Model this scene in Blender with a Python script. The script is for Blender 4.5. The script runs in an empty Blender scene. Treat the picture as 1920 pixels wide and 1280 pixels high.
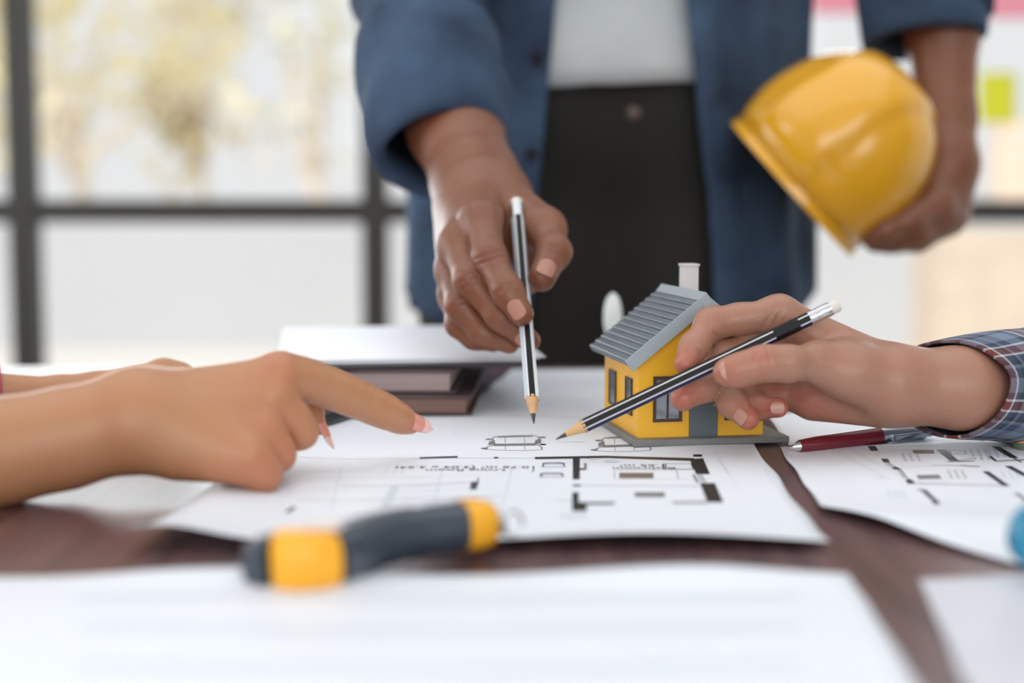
import bpy, bmesh, math, random
import numpy as np
from mathutils import Vector, Matrix, noise as mnoise

random.seed(4); np.random.seed(4)
C = bpy.context.scene.collection
SC = bpy.context.scene
PI = math.pi

# ------------------------------------------------------------------ camera
TABLE_Z = 0.75
EYE = np.array([0.0, 0.0, 0.881])
FPX = 50.0 / 36.0 * 1920.0
PITCH = math.atan((640 - 386) / FPX)
RIGHT = np.array([1.0, 0, 0])
UP = np.array([0, math.sin(PITCH), math.cos(PITCH)])
FWD = np.array([0, math.cos(PITCH), -math.sin(PITCH)])
cam_data = bpy.data.cameras.new('camera')
cam = bpy.data.objects.new('camera', cam_data); C.objects.link(cam)
cam.location = EYE.tolist()
cam.rotation_euler = (PI / 2 - PITCH, 0, 0)
cam_data.lens = 50; cam_data.sensor_width = 36
cam_data.clip_start = 0.02; cam_data.clip_end = 200
cam_data.dof.use_dof = True
cam_data.dof.focus_distance = 0.765
cam_data.dof.aperture_fstop = 3.2
SC.camera = cam

# ------------------------------------------------------------------ world, sun, lights, exposure
SC.view_settings.view_transform = 'Standard'
SC.view_settings.look = 'None'
SC.view_settings.gamma = 1.0
SC.view_settings.use_curve_mapping = False
SC.view_settings.exposure = 0.0
world = bpy.data.worlds.new('overcast_sky'); SC.world = world
world.use_nodes = True
bg = world.node_tree.nodes['Background']
bg.inputs['Color'].default_value = (0.985, 0.99, 1.0, 1)
bg.inputs['Strength'].default_value = 0.86

def lamp(name, kind, loc, rot, energy, color, **kw):
    l = bpy.data.lights.new(name, kind); l.energy = energy; l.color = color
    for k, v in kw.items(): setattr(l, k, v)
    o = bpy.data.objects.new(name, l); C.objects.link(o)
    o.location = loc; o.rotation_euler = rot
    return o
R = math.radians
lamp('sun', 'SUN', (0, -5, 8), (R(48), 0, R(-25)), 2.6, (1.0, 0.95, 0.86), angle=R(1.5))
lamp('ceiling_fill', 'AREA', (0.0, 0.9, 2.72), (0, 0, 0), 18, (0.915, 0.96, 1.0), shape='RECTANGLE', size=3.0, size_y=2.4)  # added overhead fill to brighten the table, not a real fixture
lamp('side_fill', 'AREA', (-2.85, 0.9, 1.7), (R(90), 0, R(-90)), 46, (0.915, 0.96, 1.0), shape='RECTANGLE', size=3.0, size_y=1.6)  # added fill from the left; the left wall has no window
lamp('rear_fill', 'AREA', (0.3, -2.3, 1.7), (R(90), 0, 0), 46, (0.97, 0.98, 1.0), shape='RECTANGLE', size=3.5, size_y=1.6)  # added fill from the camera side; no window in the rear wall
lamp('front_window_light', 'AREA', (0.0, 3.5, 1.25), (R(-90), 0, 0), 62, (0.915, 0.96, 1.0), shape='RECTANGLE', size=5.0, size_y=1.0)

# ------------------------------------------------------------------ coordinates helpers
def P(px, py, d):
    """world point seen at photo position px,py at depth d (metres) along the view axis"""
    return EYE + d * (FWD + (px - 960) / FPX * RIGHT + (640 - py) / FPX * UP)
def T(px, py, h=0.0):
    """world point seen at px,py on the plane h above the table top"""
    v = FWD + (px - 960) / FPX * RIGHT + (640 - py) / FPX * UP
    return EYE + v * ((TABLE_Z + h - EYE[2]) / v[2])
def V(r, u, t):
    """direction from right / up / towards-the-viewer components"""
    w = r * RIGHT + u * UP - t * FWD
    return w / np.linalg.norm(w)
def m_per_px(d): return d / FPX
def unit(v): v = np.asarray(v, float); return v / np.linalg.norm(v)
def perp(a):
    a = unit(a); h = np.array([0, 0, 1.0]) if abs(a[2]) < .9 else np.array([1.0, 0, 0])
    u = unit(np.cross(a, h)); return u, np.cross(a, u)

# ------------------------------------------------------------------ materials
def lin(c):
    return tuple(((x / 255) / 12.92 if x / 255 <= 0.04045 else ((x / 255 + 0.055) / 1.055) ** 2.4) for x in c)
MATS = {}
def mat(name, rgb, rough=0.5, metal=0.0, var=0.06, scale=40.0, bump=0.0, bscale=200.0, spec=0.5, coat=0.0, stretch=None, rgb2=None):
    if name in MATS: return MATS[name]
    m = bpy.data.materials.new(name); m.use_nodes = True
    nt = m.node_tree; b = nt.nodes['Principled BSDF']
    tc = nt.nodes.new('ShaderNodeTexCoord')
    mp = nt.nodes.new('ShaderNodeMapping'); nt.links.new(tc.outputs['Object'], mp.inputs['Vector'])
    if stretch: mp.inputs['Scale'].default_value = stretch
    n = nt.nodes.new('ShaderNodeTexNoise'); n.inputs['Scale'].default_value = scale; n.inputs['Detail'].default_value = 4
    nt.links.new(mp.outputs[0], n.inputs['Vector'])
    r = nt.nodes.new('ShaderNodeValToRGB')
    c = lin(rgb); c2 = lin(rgb2) if rgb2 else None
    r.color_ramp.elements[0].position = 0.3; r.color_ramp.elements[1].position = 0.7
    r.color_ramp.elements[0].color = tuple(x * (1 - var) for x in c) + (1,)
    r.color_ramp.elements[1].color = (c2 if c2 else tuple(min(1, x * (1 + var)) for x in c)) + (1,)
    nt.links.new(n.outputs['Fac'], r.inputs['Fac'])
    nt.links.new(r.outputs['Color'], b.inputs['Base Color'])
    b.inputs['Roughness'].default_value = rough; b.inputs['Metallic'].default_value = metal
    b.inputs['Specular IOR Level'].default_value = spec
    if coat: b.inputs['Coat Weight'].default_value = coat; b.inputs['Coat Roughness'].default_value = 0.1
    if bump:
        n2 = nt.nodes.new('ShaderNodeTexNoise'); n2.inputs['Scale'].default_value = bscale; n2.inputs['Detail'].default_value = 3
        nt.links.new(mp.outputs[0], n2.inputs['Vector'])
        bp = nt.nodes.new('ShaderNodeBump'); bp.inputs['Strength'].default_value = bump; bp.inputs['Distance'].default_value = 0.001
        nt.links.new(n2.outputs['Fac'], bp.inputs['Height']); nt.links.new(bp.outputs[0], b.inputs['Normal'])
    MATS[name] = m; return m

def skin_mat(name, rgb, red, rough=0.48):
    m = bpy.data.materials.new(name); m.use_nodes = True
    nt = m.node_tree; b = nt.nodes['Principled BSDF']; L = nt.links.new
    at = nt.nodes.new('ShaderNodeAttribute'); at.attribute_name = 'flush'
    tc = nt.nodes.new('ShaderNodeTexCoord')
    n = nt.nodes.new('ShaderNodeTexNoise'); n.inputs['Scale'].default_value = 55; n.inputs['Detail'].default_value = 5
    L(tc.outputs['Object'], n.inputs['Vector'])
    ad = nt.nodes.new('ShaderNodeMath'); ad.operation = 'MULTIPLY_ADD'
    L(n.outputs['Fac'], ad.inputs[0]); ad.inputs[1].default_value = 0.5; ad.inputs[2].default_value = -0.22
    a2 = nt.nodes.new('ShaderNodeMath'); a2.operation = 'ADD'; a2.use_clamp = True
    L(ad.outputs[0], a2.inputs[0]); L(at.outputs['Fac'], a2.inputs[1])
    mx = nt.nodes.new('ShaderNodeMix'); mx.data_type = 'RGBA'
    L(a2.outputs[0], mx.inputs['Factor'])
    mx.inputs['A'].default_value = lin(rgb) + (1,); mx.inputs['B'].default_value = lin(red) + (1,)
    L(mx.outputs['Result'], b.inputs['Base Color'])
    b.inputs['Roughness'].default_value = rough
    b.inputs['Subsurface Weight'].default_value = 0.12
    b.inputs['Subsurface Radius'].default_value = (1.0, 0.35, 0.2)
    b.inputs['Subsurface Scale'].default_value = 0.004
    v = nt.nodes.new('ShaderNodeTexVoronoi'); v.inputs['Scale'].default_value = 900
    L(tc.outputs['Object'], v.inputs['Vector'])
    n3 = nt.nodes.new('ShaderNodeTexNoise'); n3.inputs['Scale'].default_value = 260; n3.inputs['Detail'].default_value = 3
    L(tc.outputs['Object'], n3.inputs['Vector'])
    am = nt.nodes.new('ShaderNodeMath'); am.operation = 'ADD'
    L(v.outputs['Distance'], am.inputs[0]); L(n3.outputs['Fac'], am.inputs[1])
    bp = nt.nodes.new('ShaderNodeBump'); bp.inputs['Strength'].default_value = 0.16; bp.inputs['Distance'].default_value = 0.0008
    L(am.outputs[0], bp.inputs['Height']); L(bp.outputs[0], b.inputs['Normal'])
    MATS[name] = m; return m

# ------------------------------------------------------------------ object helpers
def wloc(o):
    v = np.zeros(3)
    while o is not None: v += np.array(o.location); o = o.parent
    return v
def empty(name, loc, label=None, cat=None, group=None, kind=None):
    o = bpy.data.objects.new(name, None); C.objects.link(o); o.location = tuple(float(x) for x in loc)
    o.empty_display_size = 0.02
    if label: o['label'] = label
    if cat: o['category'] = cat
    if group: o['group'] = group
    if kind: o['kind'] = kind
    return o
def tag(o, label=None, cat=None, group=None, kind=None):
    if label: o['label'] = label
    if cat: o['category'] = cat
    if group: o['group'] = group
    if kind: o['kind'] = kind
    return o
def obj(name, verts, faces, mats, parent=None, smooth=True, angle=40, solid=0, bevel=0, subsurf=0, fm=None, uv=None, loc=None, offset=0):
    """verts in world coordinates"""
    verts = np.asarray(verts, float)
    me = bpy.data.meshes.new(name)
    base = wloc(parent) if parent is not None else (np.asarray(loc, float) if loc is not None else verts.mean(0))
    me.from_pydata([tuple(v) for v in (verts - base)], [], [tuple(int(i) for i in f) for f in faces])
    o = bpy.data.objects.new(name, me); C.objects.link(o)
    if parent is not None: o.parent = parent
    else: o.location = tuple(float(x) for x in base)
    if not isinstance(mats, (list, tuple)): mats = [mats]
    for m in mats: me.materials.append(m)
    if fm is not None:
        me.polygons.foreach_set('material_index', list(fm))
    if uv is not None:
        ul = me.uv_layers.new(name='UVMap')
        li = np.zeros(len(me.loops), int); me.loops.foreach_get('vertex_index', li)
        ul.data.foreach_set('uv', np.asarray(uv, float)[li].ravel())
    if smooth:
        me.polygons.foreach_set('use_smooth', [True] * len(me.polygons))
        if angle < 180: me.set_sharp_from_angle(angle=R(angle))
    if solid:
        md = o.modifiers.new('thickness', 'SOLIDIFY'); md.thickness = solid; md.offset = offset
    if bevel:
        md = o.modifiers.new('bevel', 'BEVEL'); md.width = bevel; md.segments = 2; md.limit_method = 'ANGLE'
    if subsurf:
        md = o.modifiers.new('sub', 'SUBSURF'); md.levels = md.render_levels = subsurf
    me.update()
    return o
def merge(*vf):
    V_, F_ = [], []; n = 0
    for v, f in vf:
        V_.append(np.asarray(v, float)); F_ += [tuple(i + n for i in q) for q in f]; n += len(v)
    return np.vstack(V_), F_
def box(x0, x1, y0, y1, z0, z1):
    v = [(x0, y0, z0), (x1, y0, z0), (x1, y1, z0), (x0, y1, z0), (x0, y0, z1), (x1, y0, z1), (x1, y1, z1), (x0, y1, z1)]
    f = [(0, 3, 2, 1), (4, 5, 6, 7), (0, 1, 5, 4), (1, 2, 6, 5), (2, 3, 7, 6), (3, 0, 4, 7)]
    return np.array(v, float), f
def xf(vf, o, ex, ey, ez):
    v, f = vf
    M = np.array([ex, ey, ez], float)
    return np.asarray(v) @ M + np.asarray(o), f
def loft(rings, cap=(True, True), closed=True):
    n = len(rings[0]); Vv = np.vstack(rings); F_ = []
    for i in range(len(rings) - 1):
        for j in range(n if closed else n - 1):
            k = (j + 1) % n
            F_.append((i * n + j, i * n + k, (i + 1) * n + k, (i + 1) * n + j))
    if closed and cap[0]: F_.append(tuple(range(n - 1, -1, -1)))
    if closed and cap[1]: F_.append(tuple((len(rings) - 1) * n + j for j in range(n)))
    return Vv, F_
def lathe(p0, axis, prof, n=24, u=None):
    """prof: list of (distance along axis, radius)"""
    a = unit(axis)
    if u is None: u, w = perp(a)
    else: u = unit(np.asarray(u) - a * np.dot(u, a)); w = np.cross(a, u)
    ang = np.linspace(0, 2 * PI, n, endpoint=False)
    return loft([np.asarray(p0) + a * t + r * (np.outer(np.cos(ang), u) + np.outer(np.sin(ang), w)) for t, r in prof])
def superring(c, u, w, ru, rw, n=28, e=2.0):
    ang = np.linspace(0, 2 * PI, n, endpoint=False)
    cs, sn = np.cos(ang), np.sin(ang)
    x = np.sign(cs) * np.abs(cs) ** (2 / e); y = np.sign(sn) * np.abs(sn) ** (2 / e)
    return np.asarray(c) + np.outer(x * ru, u) + np.outer(y * rw, w)
def vnoise(pts, scale, seed=0.0):
    return np.array([mnoise.noise(Vector((p[0] * scale + seed, p[1] * scale, p[2] * scale - seed))) for p in pts])

# ------------------------------------------------------------------ implicit skin: chains of round cones, blended, meshed with surface nets
def smin(a, b, k):
    h = np.maximum(k - np.abs(a - b), 0.0) / k
    return np.minimum(a, b) - h * h * k * 0.25
def chain(*pts):
    """pts: (px,py,depth,radius in photo pixels) -> list of round cones in metres"""
    q = [(P(a, b, d), r * m_per_px(d)) for a, b, d, r in pts]
    return [(q[i][0], q[i + 1][0], q[i][1], q[i + 1][1]) for i in range(len(q) - 1)]
def wchain(*pts):
    q = [(np.array(p, float), r) for p, r in pts]
    return [(q[i][0], q[i + 1][0], q[i][1], q[i + 1][1]) for i in range(len(q) - 1)]
def skin_field(palm, fingers, vox, kp=0.010, kf=0.006, kj=0.006, creases=(), relax=2):
    allp = palm + [c for f in fingers for c in f]
    lo = np.min([np.minimum(a - ra, b - rb) for a, b, ra, rb in allp], 0) - 3 * vox
    hi = np.max([np.maximum(a + ra, b + rb) for a, b, ra, rb in allp], 0) + 3 * vox
    n = np.ceil((hi - lo) / vox).astype(int) + 1
    ax = [(lo[i] + vox * np.arange(n[i])).astype(np.float32) for i in range(3)]
    def sl(a, b, ra, rb, m):
        l = np.minimum(a - ra, b - rb) - m; h = np.maximum(a + ra, b + rb) + m
        i0 = np.clip(np.floor((l - lo) / vox).astype(int), 0, n - 1); i1 = np.clip(np.ceil((h - lo) / vox).astype(int) + 1, 1, n)
        return tuple(slice(i0[i], i1[i]) for i in range(3))
    def cone(s, c):
        a, b, ra, rb = c
        X = ax[0][s[0]][:, None, None]; Y = ax[1][s[1]][None, :, None]; Z = ax[2][s[2]][None, None, :]
        d = b - a; L2 = float(d @ d) + 1e-12
        t = np.clip(((X - a[0]) * d[0] + (Y - a[1]) * d[1] + (Z - a[2]) * d[2]) / L2, 0, 1)
        return np.sqrt((X - a[0] - t * d[0]) ** 2 + (Y - a[1] - t * d[1]) ** 2 + (Z - a[2] - t * d[2]) ** 2) - (ra + t * (rb - ra))
    B = np.float32(0.05)
    pal = np.full(n, B, np.float32)
    for c in palm:
        s = sl(*c, kp + 4 * vox); pal[s] = smin(pal[s], cone(s, c), kp)
    tot = pal.copy()
    for f in fingers:
        l = np.min([np.minimum(a - ra, b - rb) for a, b, ra, rb in f], 0); h = np.max([np.maximum(a + ra, b + rb) for a, b, ra, rb in f], 0)
        m = kp + 4 * vox
        i0 = np.clip(np.floor((l - m - lo) / vox).astype(int), 0, n - 1); i1 = np.clip(np.ceil((h + m - lo) / vox).astype(int) + 1, 1, n)
        S = tuple(slice(i0[i], i1[i]) for i in range(3))
        loc = np.full([i1[i] - i0[i] for i in range(3)], B, np.float32)
        for c in f:
            s = sl(*c, m)
            s2 = tuple(slice(max(s[i].start, i0[i]) - i0[i], min(s[i].stop, i1[i]) - i0[i]) for i in range(3))
            sg = tuple(slice(s2[i].start + i0[i], s2[i].stop + i0[i]) for i in range(3))
            loc[s2] = smin(loc[s2], cone(sg, c), kj)
        tot[S] = np.minimum(tot[S], smin(pal[S], loc, kf))
    for (p, nrm, Rr, w, dep) in creases:
        s = sl(p, p, Rr, Rr, Rr)
        X = ax[0][s[0]][:, None, None] - p[0]; Y = ax[1][s[1]][None, :, None] - p[1]; Z = ax[2][s[2]][None, None, :] - p[2]
        pl = X * nrm[0] + Y * nrm[1] + Z * nrm[2]
        tot[s] += dep * np.exp(-(pl / w) ** 2) * np.exp(-(X * X + Y * Y + Z * Z) / (Rr * Rr))
    return surface_nets(tot, lo, vox, relax)
def surface_nets(F, lo, vox, relax):
    ins = F < 0
    nx, ny, nz = [k - 1 for k in F.shape]
    cnt = np.zeros((nx, ny, nz), np.int8)
    for i in (0, 1):
        for j in (0, 1):
            for k in (0, 1): cnt += ins[i:i + nx, j:j + ny, k:k + nz]
    mask = (cnt > 0) & (cnt < 8)
    cells = np.argwhere(mask)
    idx = np.full(mask.shape, -1, np.int32); idx[mask] = np.arange(len(cells))
    off = np.array([(i, j, k) for i in (0, 1) for j in (0, 1) for k in (0, 1)])
    vals = np.stack([F[cells[:, 0] + o[0], cells[:, 1] + o[1], cells[:, 2] + o[2]] for o in off], 1)
    acc = np.zeros((len(cells), 3)); num = np.zeros(len(cells))
    for a in range(8):
        for b in range(a + 1, 8):
            if np.abs(off[a] - off[b]).sum() != 1: continue
            va, vb = vals[:, a], vals[:, b]
            cr = (va < 0) != (vb < 0)
            t = np.where(cr, va / np.where(cr, va - vb, 1), 0)
            acc += cr[:, None] * (off[a] + t[:, None] * (off[b] - off[a])); num += cr
    pos = lo + vox * (cells + acc / num[:, None])
    quads = []
    for axis in range(3):
        a = [slice(None)] * 3; b = [slice(None)] * 3
        a[axis] = slice(0, -1); b[axis] = slice(1, None)
        s0 = ins[tuple(a)]; s1 = ins[tuple(b)]
        e = np.argwhere(s0 != s1)
        u, w = (axis + 1) % 3, (axis + 2) % 3
        e = e[(e[:, u] > 0) & (e[:, w] > 0) & (e[:, u] < F.shape[u] - 1) & (e[:, w] < F.shape[w] - 1)]
        flip = s0[e[:, 0], e[:, 1], e[:, 2]]
        def g(du, dw):
            c = e.copy(); c[:, u] += du; c[:, w] += dw
            return idx[c[:, 0], c[:, 1], c[:, 2]]
        q = np.stack([g(-1, -1), g(0, -1), g(0, 0), g(-1, 0)], 1)
        q[~flip] = q[~flip][:, ::-1]
        quads.append(q)
    Q = np.vstack(quads); Q = Q[(Q >= 0).all(1)]
    E = np.vstack([Q[:, [0, 1]], Q[:, [1, 2]], Q[:, [2, 3]], Q[:, [3, 0]]])
    for lam in [0.5, -0.52] * relax:
        sm = np.zeros_like(pos); ct = np.zeros(len(pos))
        for c in range(3): sm[:, c] = np.bincount(E[:, 0], pos[E[:, 1], c], len(pos))
        ct = np.bincount(E[:, 0], minlength=len(pos))
        for c in range(3): sm[:, c] += np.bincount(E[:, 1], pos[E[:, 0], c], len(pos))
        ct = ct + np.bincount(E[:, 1], minlength=len(pos))
        pos = pos + lam * (sm / np.maximum(ct, 1)[:, None] - pos)
    return pos, Q
def skin_obj(name, parts, material, parent, flush=()):
    """parts: list of (verts, quads) of one body -> one mesh"""
    vs = np.vstack([p[0] for p in parts]); n = 0; qs = []
    for p in parts: qs.append(p[1] + n); n += len(p[0])
    Q = np.vstack(qs)
    me = bpy.data.meshes.new(name)
    base = wloc(parent)
    me.vertices.add(len(vs)); me.vertices.foreach_set('co', (vs - base).astype(np.float32).ravel())
    me.loops.add(Q.size); me.loops.foreach_set('vertex_index', Q.astype(np.int32).ravel())
    me.polygons.add(len(Q)); me.polygons.foreach_set('loop_start', np.arange(0, Q.size, 4, dtype=np.int32))
    me.polygons.foreach_set('loop_total', np.full(len(Q), 4, np.int32))
    me.polygons.foreach_set('use_smooth', np.ones(len(Q), bool))
    me.update(calc_edges=True); me.validate()
    f = np.zeros(len(vs), np.float32)
    for p, r, a in flush:
        f += a * np.exp(-((vs - p) ** 2).sum(1) / (r * r))
    at = me.attributes.new('flush', 'FLOAT', 'POINT'); at.data.foreach_set('value', np.clip(f, 0, 1))
    me.materials.append(material)
    o = bpy.data.objects.new(name, me); C.objects.link(o); o.parent = parent
    return o
def nail(parent, p, r, along, nrm, width, length, material, lift=0.0, shift=0.0, tip=None, droop=0.0, taper=0.0):
    """curved nail plate on a finger end of radius r centred at p; width/length in metres"""
    a = unit(along); n = unit(nrm - a * np.dot(nrm, a)); s = np.cross(a, n)
    Rr = max(r, width * 0.56)
    c = np.asarray(p) + n * (r * 0.97 + lift) + a * shift
    nu, nv = 11, 13; vs, fs = [], []; fm = []
    for j in range(nv):
        v = j / (nv - 1)
        w = width / 2 * min(1.0, (math.sqrt(max(0, 1 - (1 - min(1, v / 0.32)) ** 2)) * 0.45 + 0.55)) * (1 - taper * max(0, v - 0.45) / 0.55)
        if v > 0.75: w *= math.sqrt(max(0.0, 1 - ((v - 0.75) / 0.25) ** 2 * (0.62 if tip is None else 0.8)))
        for i in range(nu):
            u = -1 + 2 * i / (nu - 1)
            ph = math.asin(min(0.98, w / Rr)) * u
            bend = 0.12 * (1 - u * u) * length * (v - 0.5)
            vs.append(c + a * ((v - 0.5) * length + bend) + s * math.sin(ph) * Rr + n * ((math.cos(ph) - 1) * Rr - droop * (v - .3) ** 2 * length))
    for j in range(nv - 1):
        for i in range(nu - 1):
            fs.append((j * nu + i, j * nu + i + 1, (j + 1) * nu + i + 1, (j + 1) * nu + i)); fm.append(1 if (tip is not None and j / (nv - 1) > 0.6) else 0)
    mats = [material] + ([tip] if tip is not None else [])
    return obj('fingernail', np.array(vs), fs, mats, parent, solid=0.0005, fm=fm, angle=180)

# ------------------------------------------------------------------ materials in use
M_WALL = mat('painted_wall', (226, 226, 224), 0.8, var=0.02, scale=3)
M_FLOOR = mat('grey_floor', (176, 170, 162), 0.45, var=0.06, scale=6)
M_FRAME = mat('dark_window_frame', (48, 46, 43), 0.45, var=0.08, scale=30)
M_PAPER = mat('white_paper', (236, 240, 247), 0.55, var=0.012, scale=15, bump=0.03, bscale=600)
M_BLACK = mat('black_ink', (34, 33, 33), 0.5, var=0.1, scale=300)
M_NAVY = mat('navy_ink', (52, 55, 78), 0.5, var=0.1, scale=300)
M_GREY = mat('grey_ink', (128, 126, 128), 0.55, var=0.1, scale=500)
M_PALE = mat('pale_ink', (214, 221, 231), 0.55, var=0.05, scale=500)
M_BROWN = mat('brown_ink', (120, 104, 94), 0.55, var=0.1, scale=500)

# ------------------------------------------------------------------ table
def wood_table():
    m = bpy.data.materials.new('dark_varnished_wood'); m.use_nodes = True
    nt = m.node_tree; b = nt.nodes['Principled BSDF']; L = nt.links.new
    tc = nt.nodes.new('ShaderNodeTexCoord'); mp = nt.nodes.new('ShaderNodeMapping')
    mp.inputs['Scale'].default_value = (90, 5, 20); mp.inputs['Rotation'].default_value = (0, 0, R(8)); L(tc.outputs['Object'], mp.inputs['Vector'])
    n = nt.nodes.new('ShaderNodeTexNoise'); n.inputs['Scale'].default_value = 1.6; n.inputs['Detail'].default_value = 8; n.inputs['Distortion'].default_value = 0.6
    L(mp.outputs[0], n.inputs['Vector'])
    r = nt.nodes.new('ShaderNodeValToRGB')
    r.color_ramp.elements[0].position = .3; r.color_ramp.elements[0].color = lin((62, 38, 40)) + (1,)
    r.color_ramp.elements[1].position = .72; r.color_ramp.elements[1].color = lin((110, 74, 74)) + (1,)
    L(n.outputs['Fac'], r.inputs['Fac']); L(r.outputs['Color'], b.inputs['Base Color'])
    b.inputs['Roughness'].default_value = 0.34; b.inputs['IOR'].default_value = 2.0
    bp = nt.nodes.new('ShaderNodeBump'); bp.inputs['Strength'].default_value = 0.22; bp.inputs['Distance'].default_value = 0.001
    L(n.outputs['Fac'], bp.inputs['Height']); L(bp.outputs[0], b.inputs['Normal'])
    return m
M_TABLE = wood_table()
TX0, TX1, TY0, TY1 = -0.62, 0.66, 0.20, 1.165
table = empty('table', (0, 0.7, 0), 'dark reddish brown varnished wooden table covered with plan sheets', 'table')
obj('tabletop', *box(TX0, TX1, TY0, TY1, TABLE_Z - 0.035, TABLE_Z), M_TABLE, table, bevel=0.003)
obj('apron', *merge(box(TX0 + .06, TX1 - .06, TY0 + .06, TY0 + .08, .64, .715), box(TX0 + .06, TX1 - .06, TY1 - .08, TY1 - .06, .64, .715),
                    box(TX0 + .06, TX0 + .08, TY0 + .06, TY1 - .06, .64, .715), box(TX1 - .08, TX1 - .06, TY0 + .06, TY1 - .06, .64, .715)), M_TABLE, table)
for lx in (TX0 + .05, TX1 - .11):
    for ly in (TY0 + .05, TY1 - .11):
        obj('leg', *box(lx, lx + .06, ly, ly + .06, 0, .715), M_TABLE, table, bevel=0.004)

# ------------------------------------------------------------------ room
RX0, RX1, RY0, RY1, RZ = -3.0, 3.0, -2.6, 3.60, 2.8
def struct(name, vf, m, **k):
    o = obj(name, *vf, m, **k); o['kind'] = 'structure'; return o
struct('floor', box(RX0, RX1, RY0, RY1 + .1, -0.1, 0), M_FLOOR, smooth=False)
struct('ceiling', box(RX0, RX1, RY0, RY1 + .1, RZ, RZ + .1), M_WALL, smooth=False)
struct('wall_left', box(RX0 - .1, RX0, RY0 - .1, RY1 + .1, 0, RZ), M_WALL, smooth=False)
struct('wall_right', box(RX1, RX1 + .1, RY0 - .1, RY1 + .1, 0, RZ), M_WALL, smooth=False)
struct('wall_rear', box(RX0, RX1, RY0 - .1, RY0, 0, RZ), M_WALL, smooth=False)
WIN_TOP, WIN_BOT = 1.80, 0.06
struct('wall_front', box(RX0, RX1, RY1, RY1 + .1, WIN_TOP, RZ), M_WALL, smooth=False)
struct('baseboard_front', box(RX0, RX1, RY1, RY1 + .1, 0, WIN_BOT), M_FRAME, smooth=False)

def glass_mat():
    m = bpy.data.materials.new('window_glass'); m.use_nodes = True
    nt = m.node_tree; nt.nodes.remove(nt.nodes['Principled BSDF']); L = nt.links.new
    out = nt.nodes['Material Output']
    tr = nt.nodes.new('ShaderNodeBsdfTransparent'); tr.inputs['Color'].default_value = (0.985, 0.99, 0.99, 1)
    gl = nt.nodes.new('ShaderNodeBsdfGlossy'); gl.inputs['Roughness'].default_value = 0.02
    fr = nt.nodes.new('ShaderNodeFresnel'); fr.inputs['IOR'].default_value = 1.25
    mx = nt.nodes.new('ShaderNodeMixShader'); L(fr.outputs[0], mx.inputs[0]); L(tr.outputs[0], mx.inputs[1]); L(gl.outputs[0], mx.inputs[2])
    L(mx.outputs[0], out.inputs['Surface']); return m
M_GLASS = glass_mat()
win = empty('window_1', (0, RY1 + .05, WIN_BOT), kind='structure')
posts = [-2.133 - .893 + i * .893 for i in range(8)]
posts = [x for x in posts if RX0 - .01 < x < RX1 + .05]
tz = EYE[2] - (396 - 386) / FPX * 3.62
for x in posts:
    obj('mullion', *box(x - .033, x + .033, RY1 + .0, RY1 + .07, WIN_BOT, WIN_TOP), M_FRAME, win, bevel=.003)
edges = [RX0] + posts + [RX1]
for i in range(len(edges) - 1):
    a, b = edges[i] + .0325, edges[i + 1] - .0325
    if b - a < .05: continue
    obj('transom', *box(a, b, RY1 + .005, RY1 + .065, tz - .030, tz + .030), M_FRAME, win, bevel=.003)
    obj('glass_pane', *box(a, b, RY1 + .03, RY1 + .036, WIN_BOT, tz - .0295), M_GLASS, win, smooth=False)
    obj('glass_pane', *box(a, b, RY1 + .03, RY1 + .036, tz + .0295, WIN_TOP), M_GLASS, win, smooth=False)

# sticky notes on the glass
def note(px0, py0, px1, py1, rgb, label, curl=0.012):
    d = 3.59 / math.cos(PITCH)
    a = P(px0, py0, d); b = P(px1, py1, d)
    nu = 8; vs = []; fs = []
    for j in range(nu + 1):
        for i in range(nu + 1):
            u, v = i / nu, j / nu
            vs.append((a[0] + (b[0] - a[0]) * u, RY1 + .028 - curl * v ** 2.2 - .0008, a[2] + (b[2] - a[2]) * v))
    for j in range(nu):
        for i in range(nu): fs.append((j * (nu + 1) + i, j * (nu + 1) + i + 1, (j + 1) * (nu + 1) + i + 1, (j + 1) * (nu + 1) + i))
    o = obj('sticky_note', vs, fs, mat('sticky_%d_%d' % (rgb[0], rgb[1]), rgb, .6, var=.02), solid=.0004)
    tag(o, label, 'sticky note', 'sticky notes on the window')
note(1516, -70, 1625, 31, (255, 160, 178), 'pink sticky note on the window pane next to the standing person')
note(1842, -62, 1935, 40, (255, 162, 180), 'pink sticky note on the glass just above the yellow note')
note(1830, 138, 1899, 231, (236, 236, 50), 'yellow sticky note on the window glass beside the helmet arm')

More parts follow.
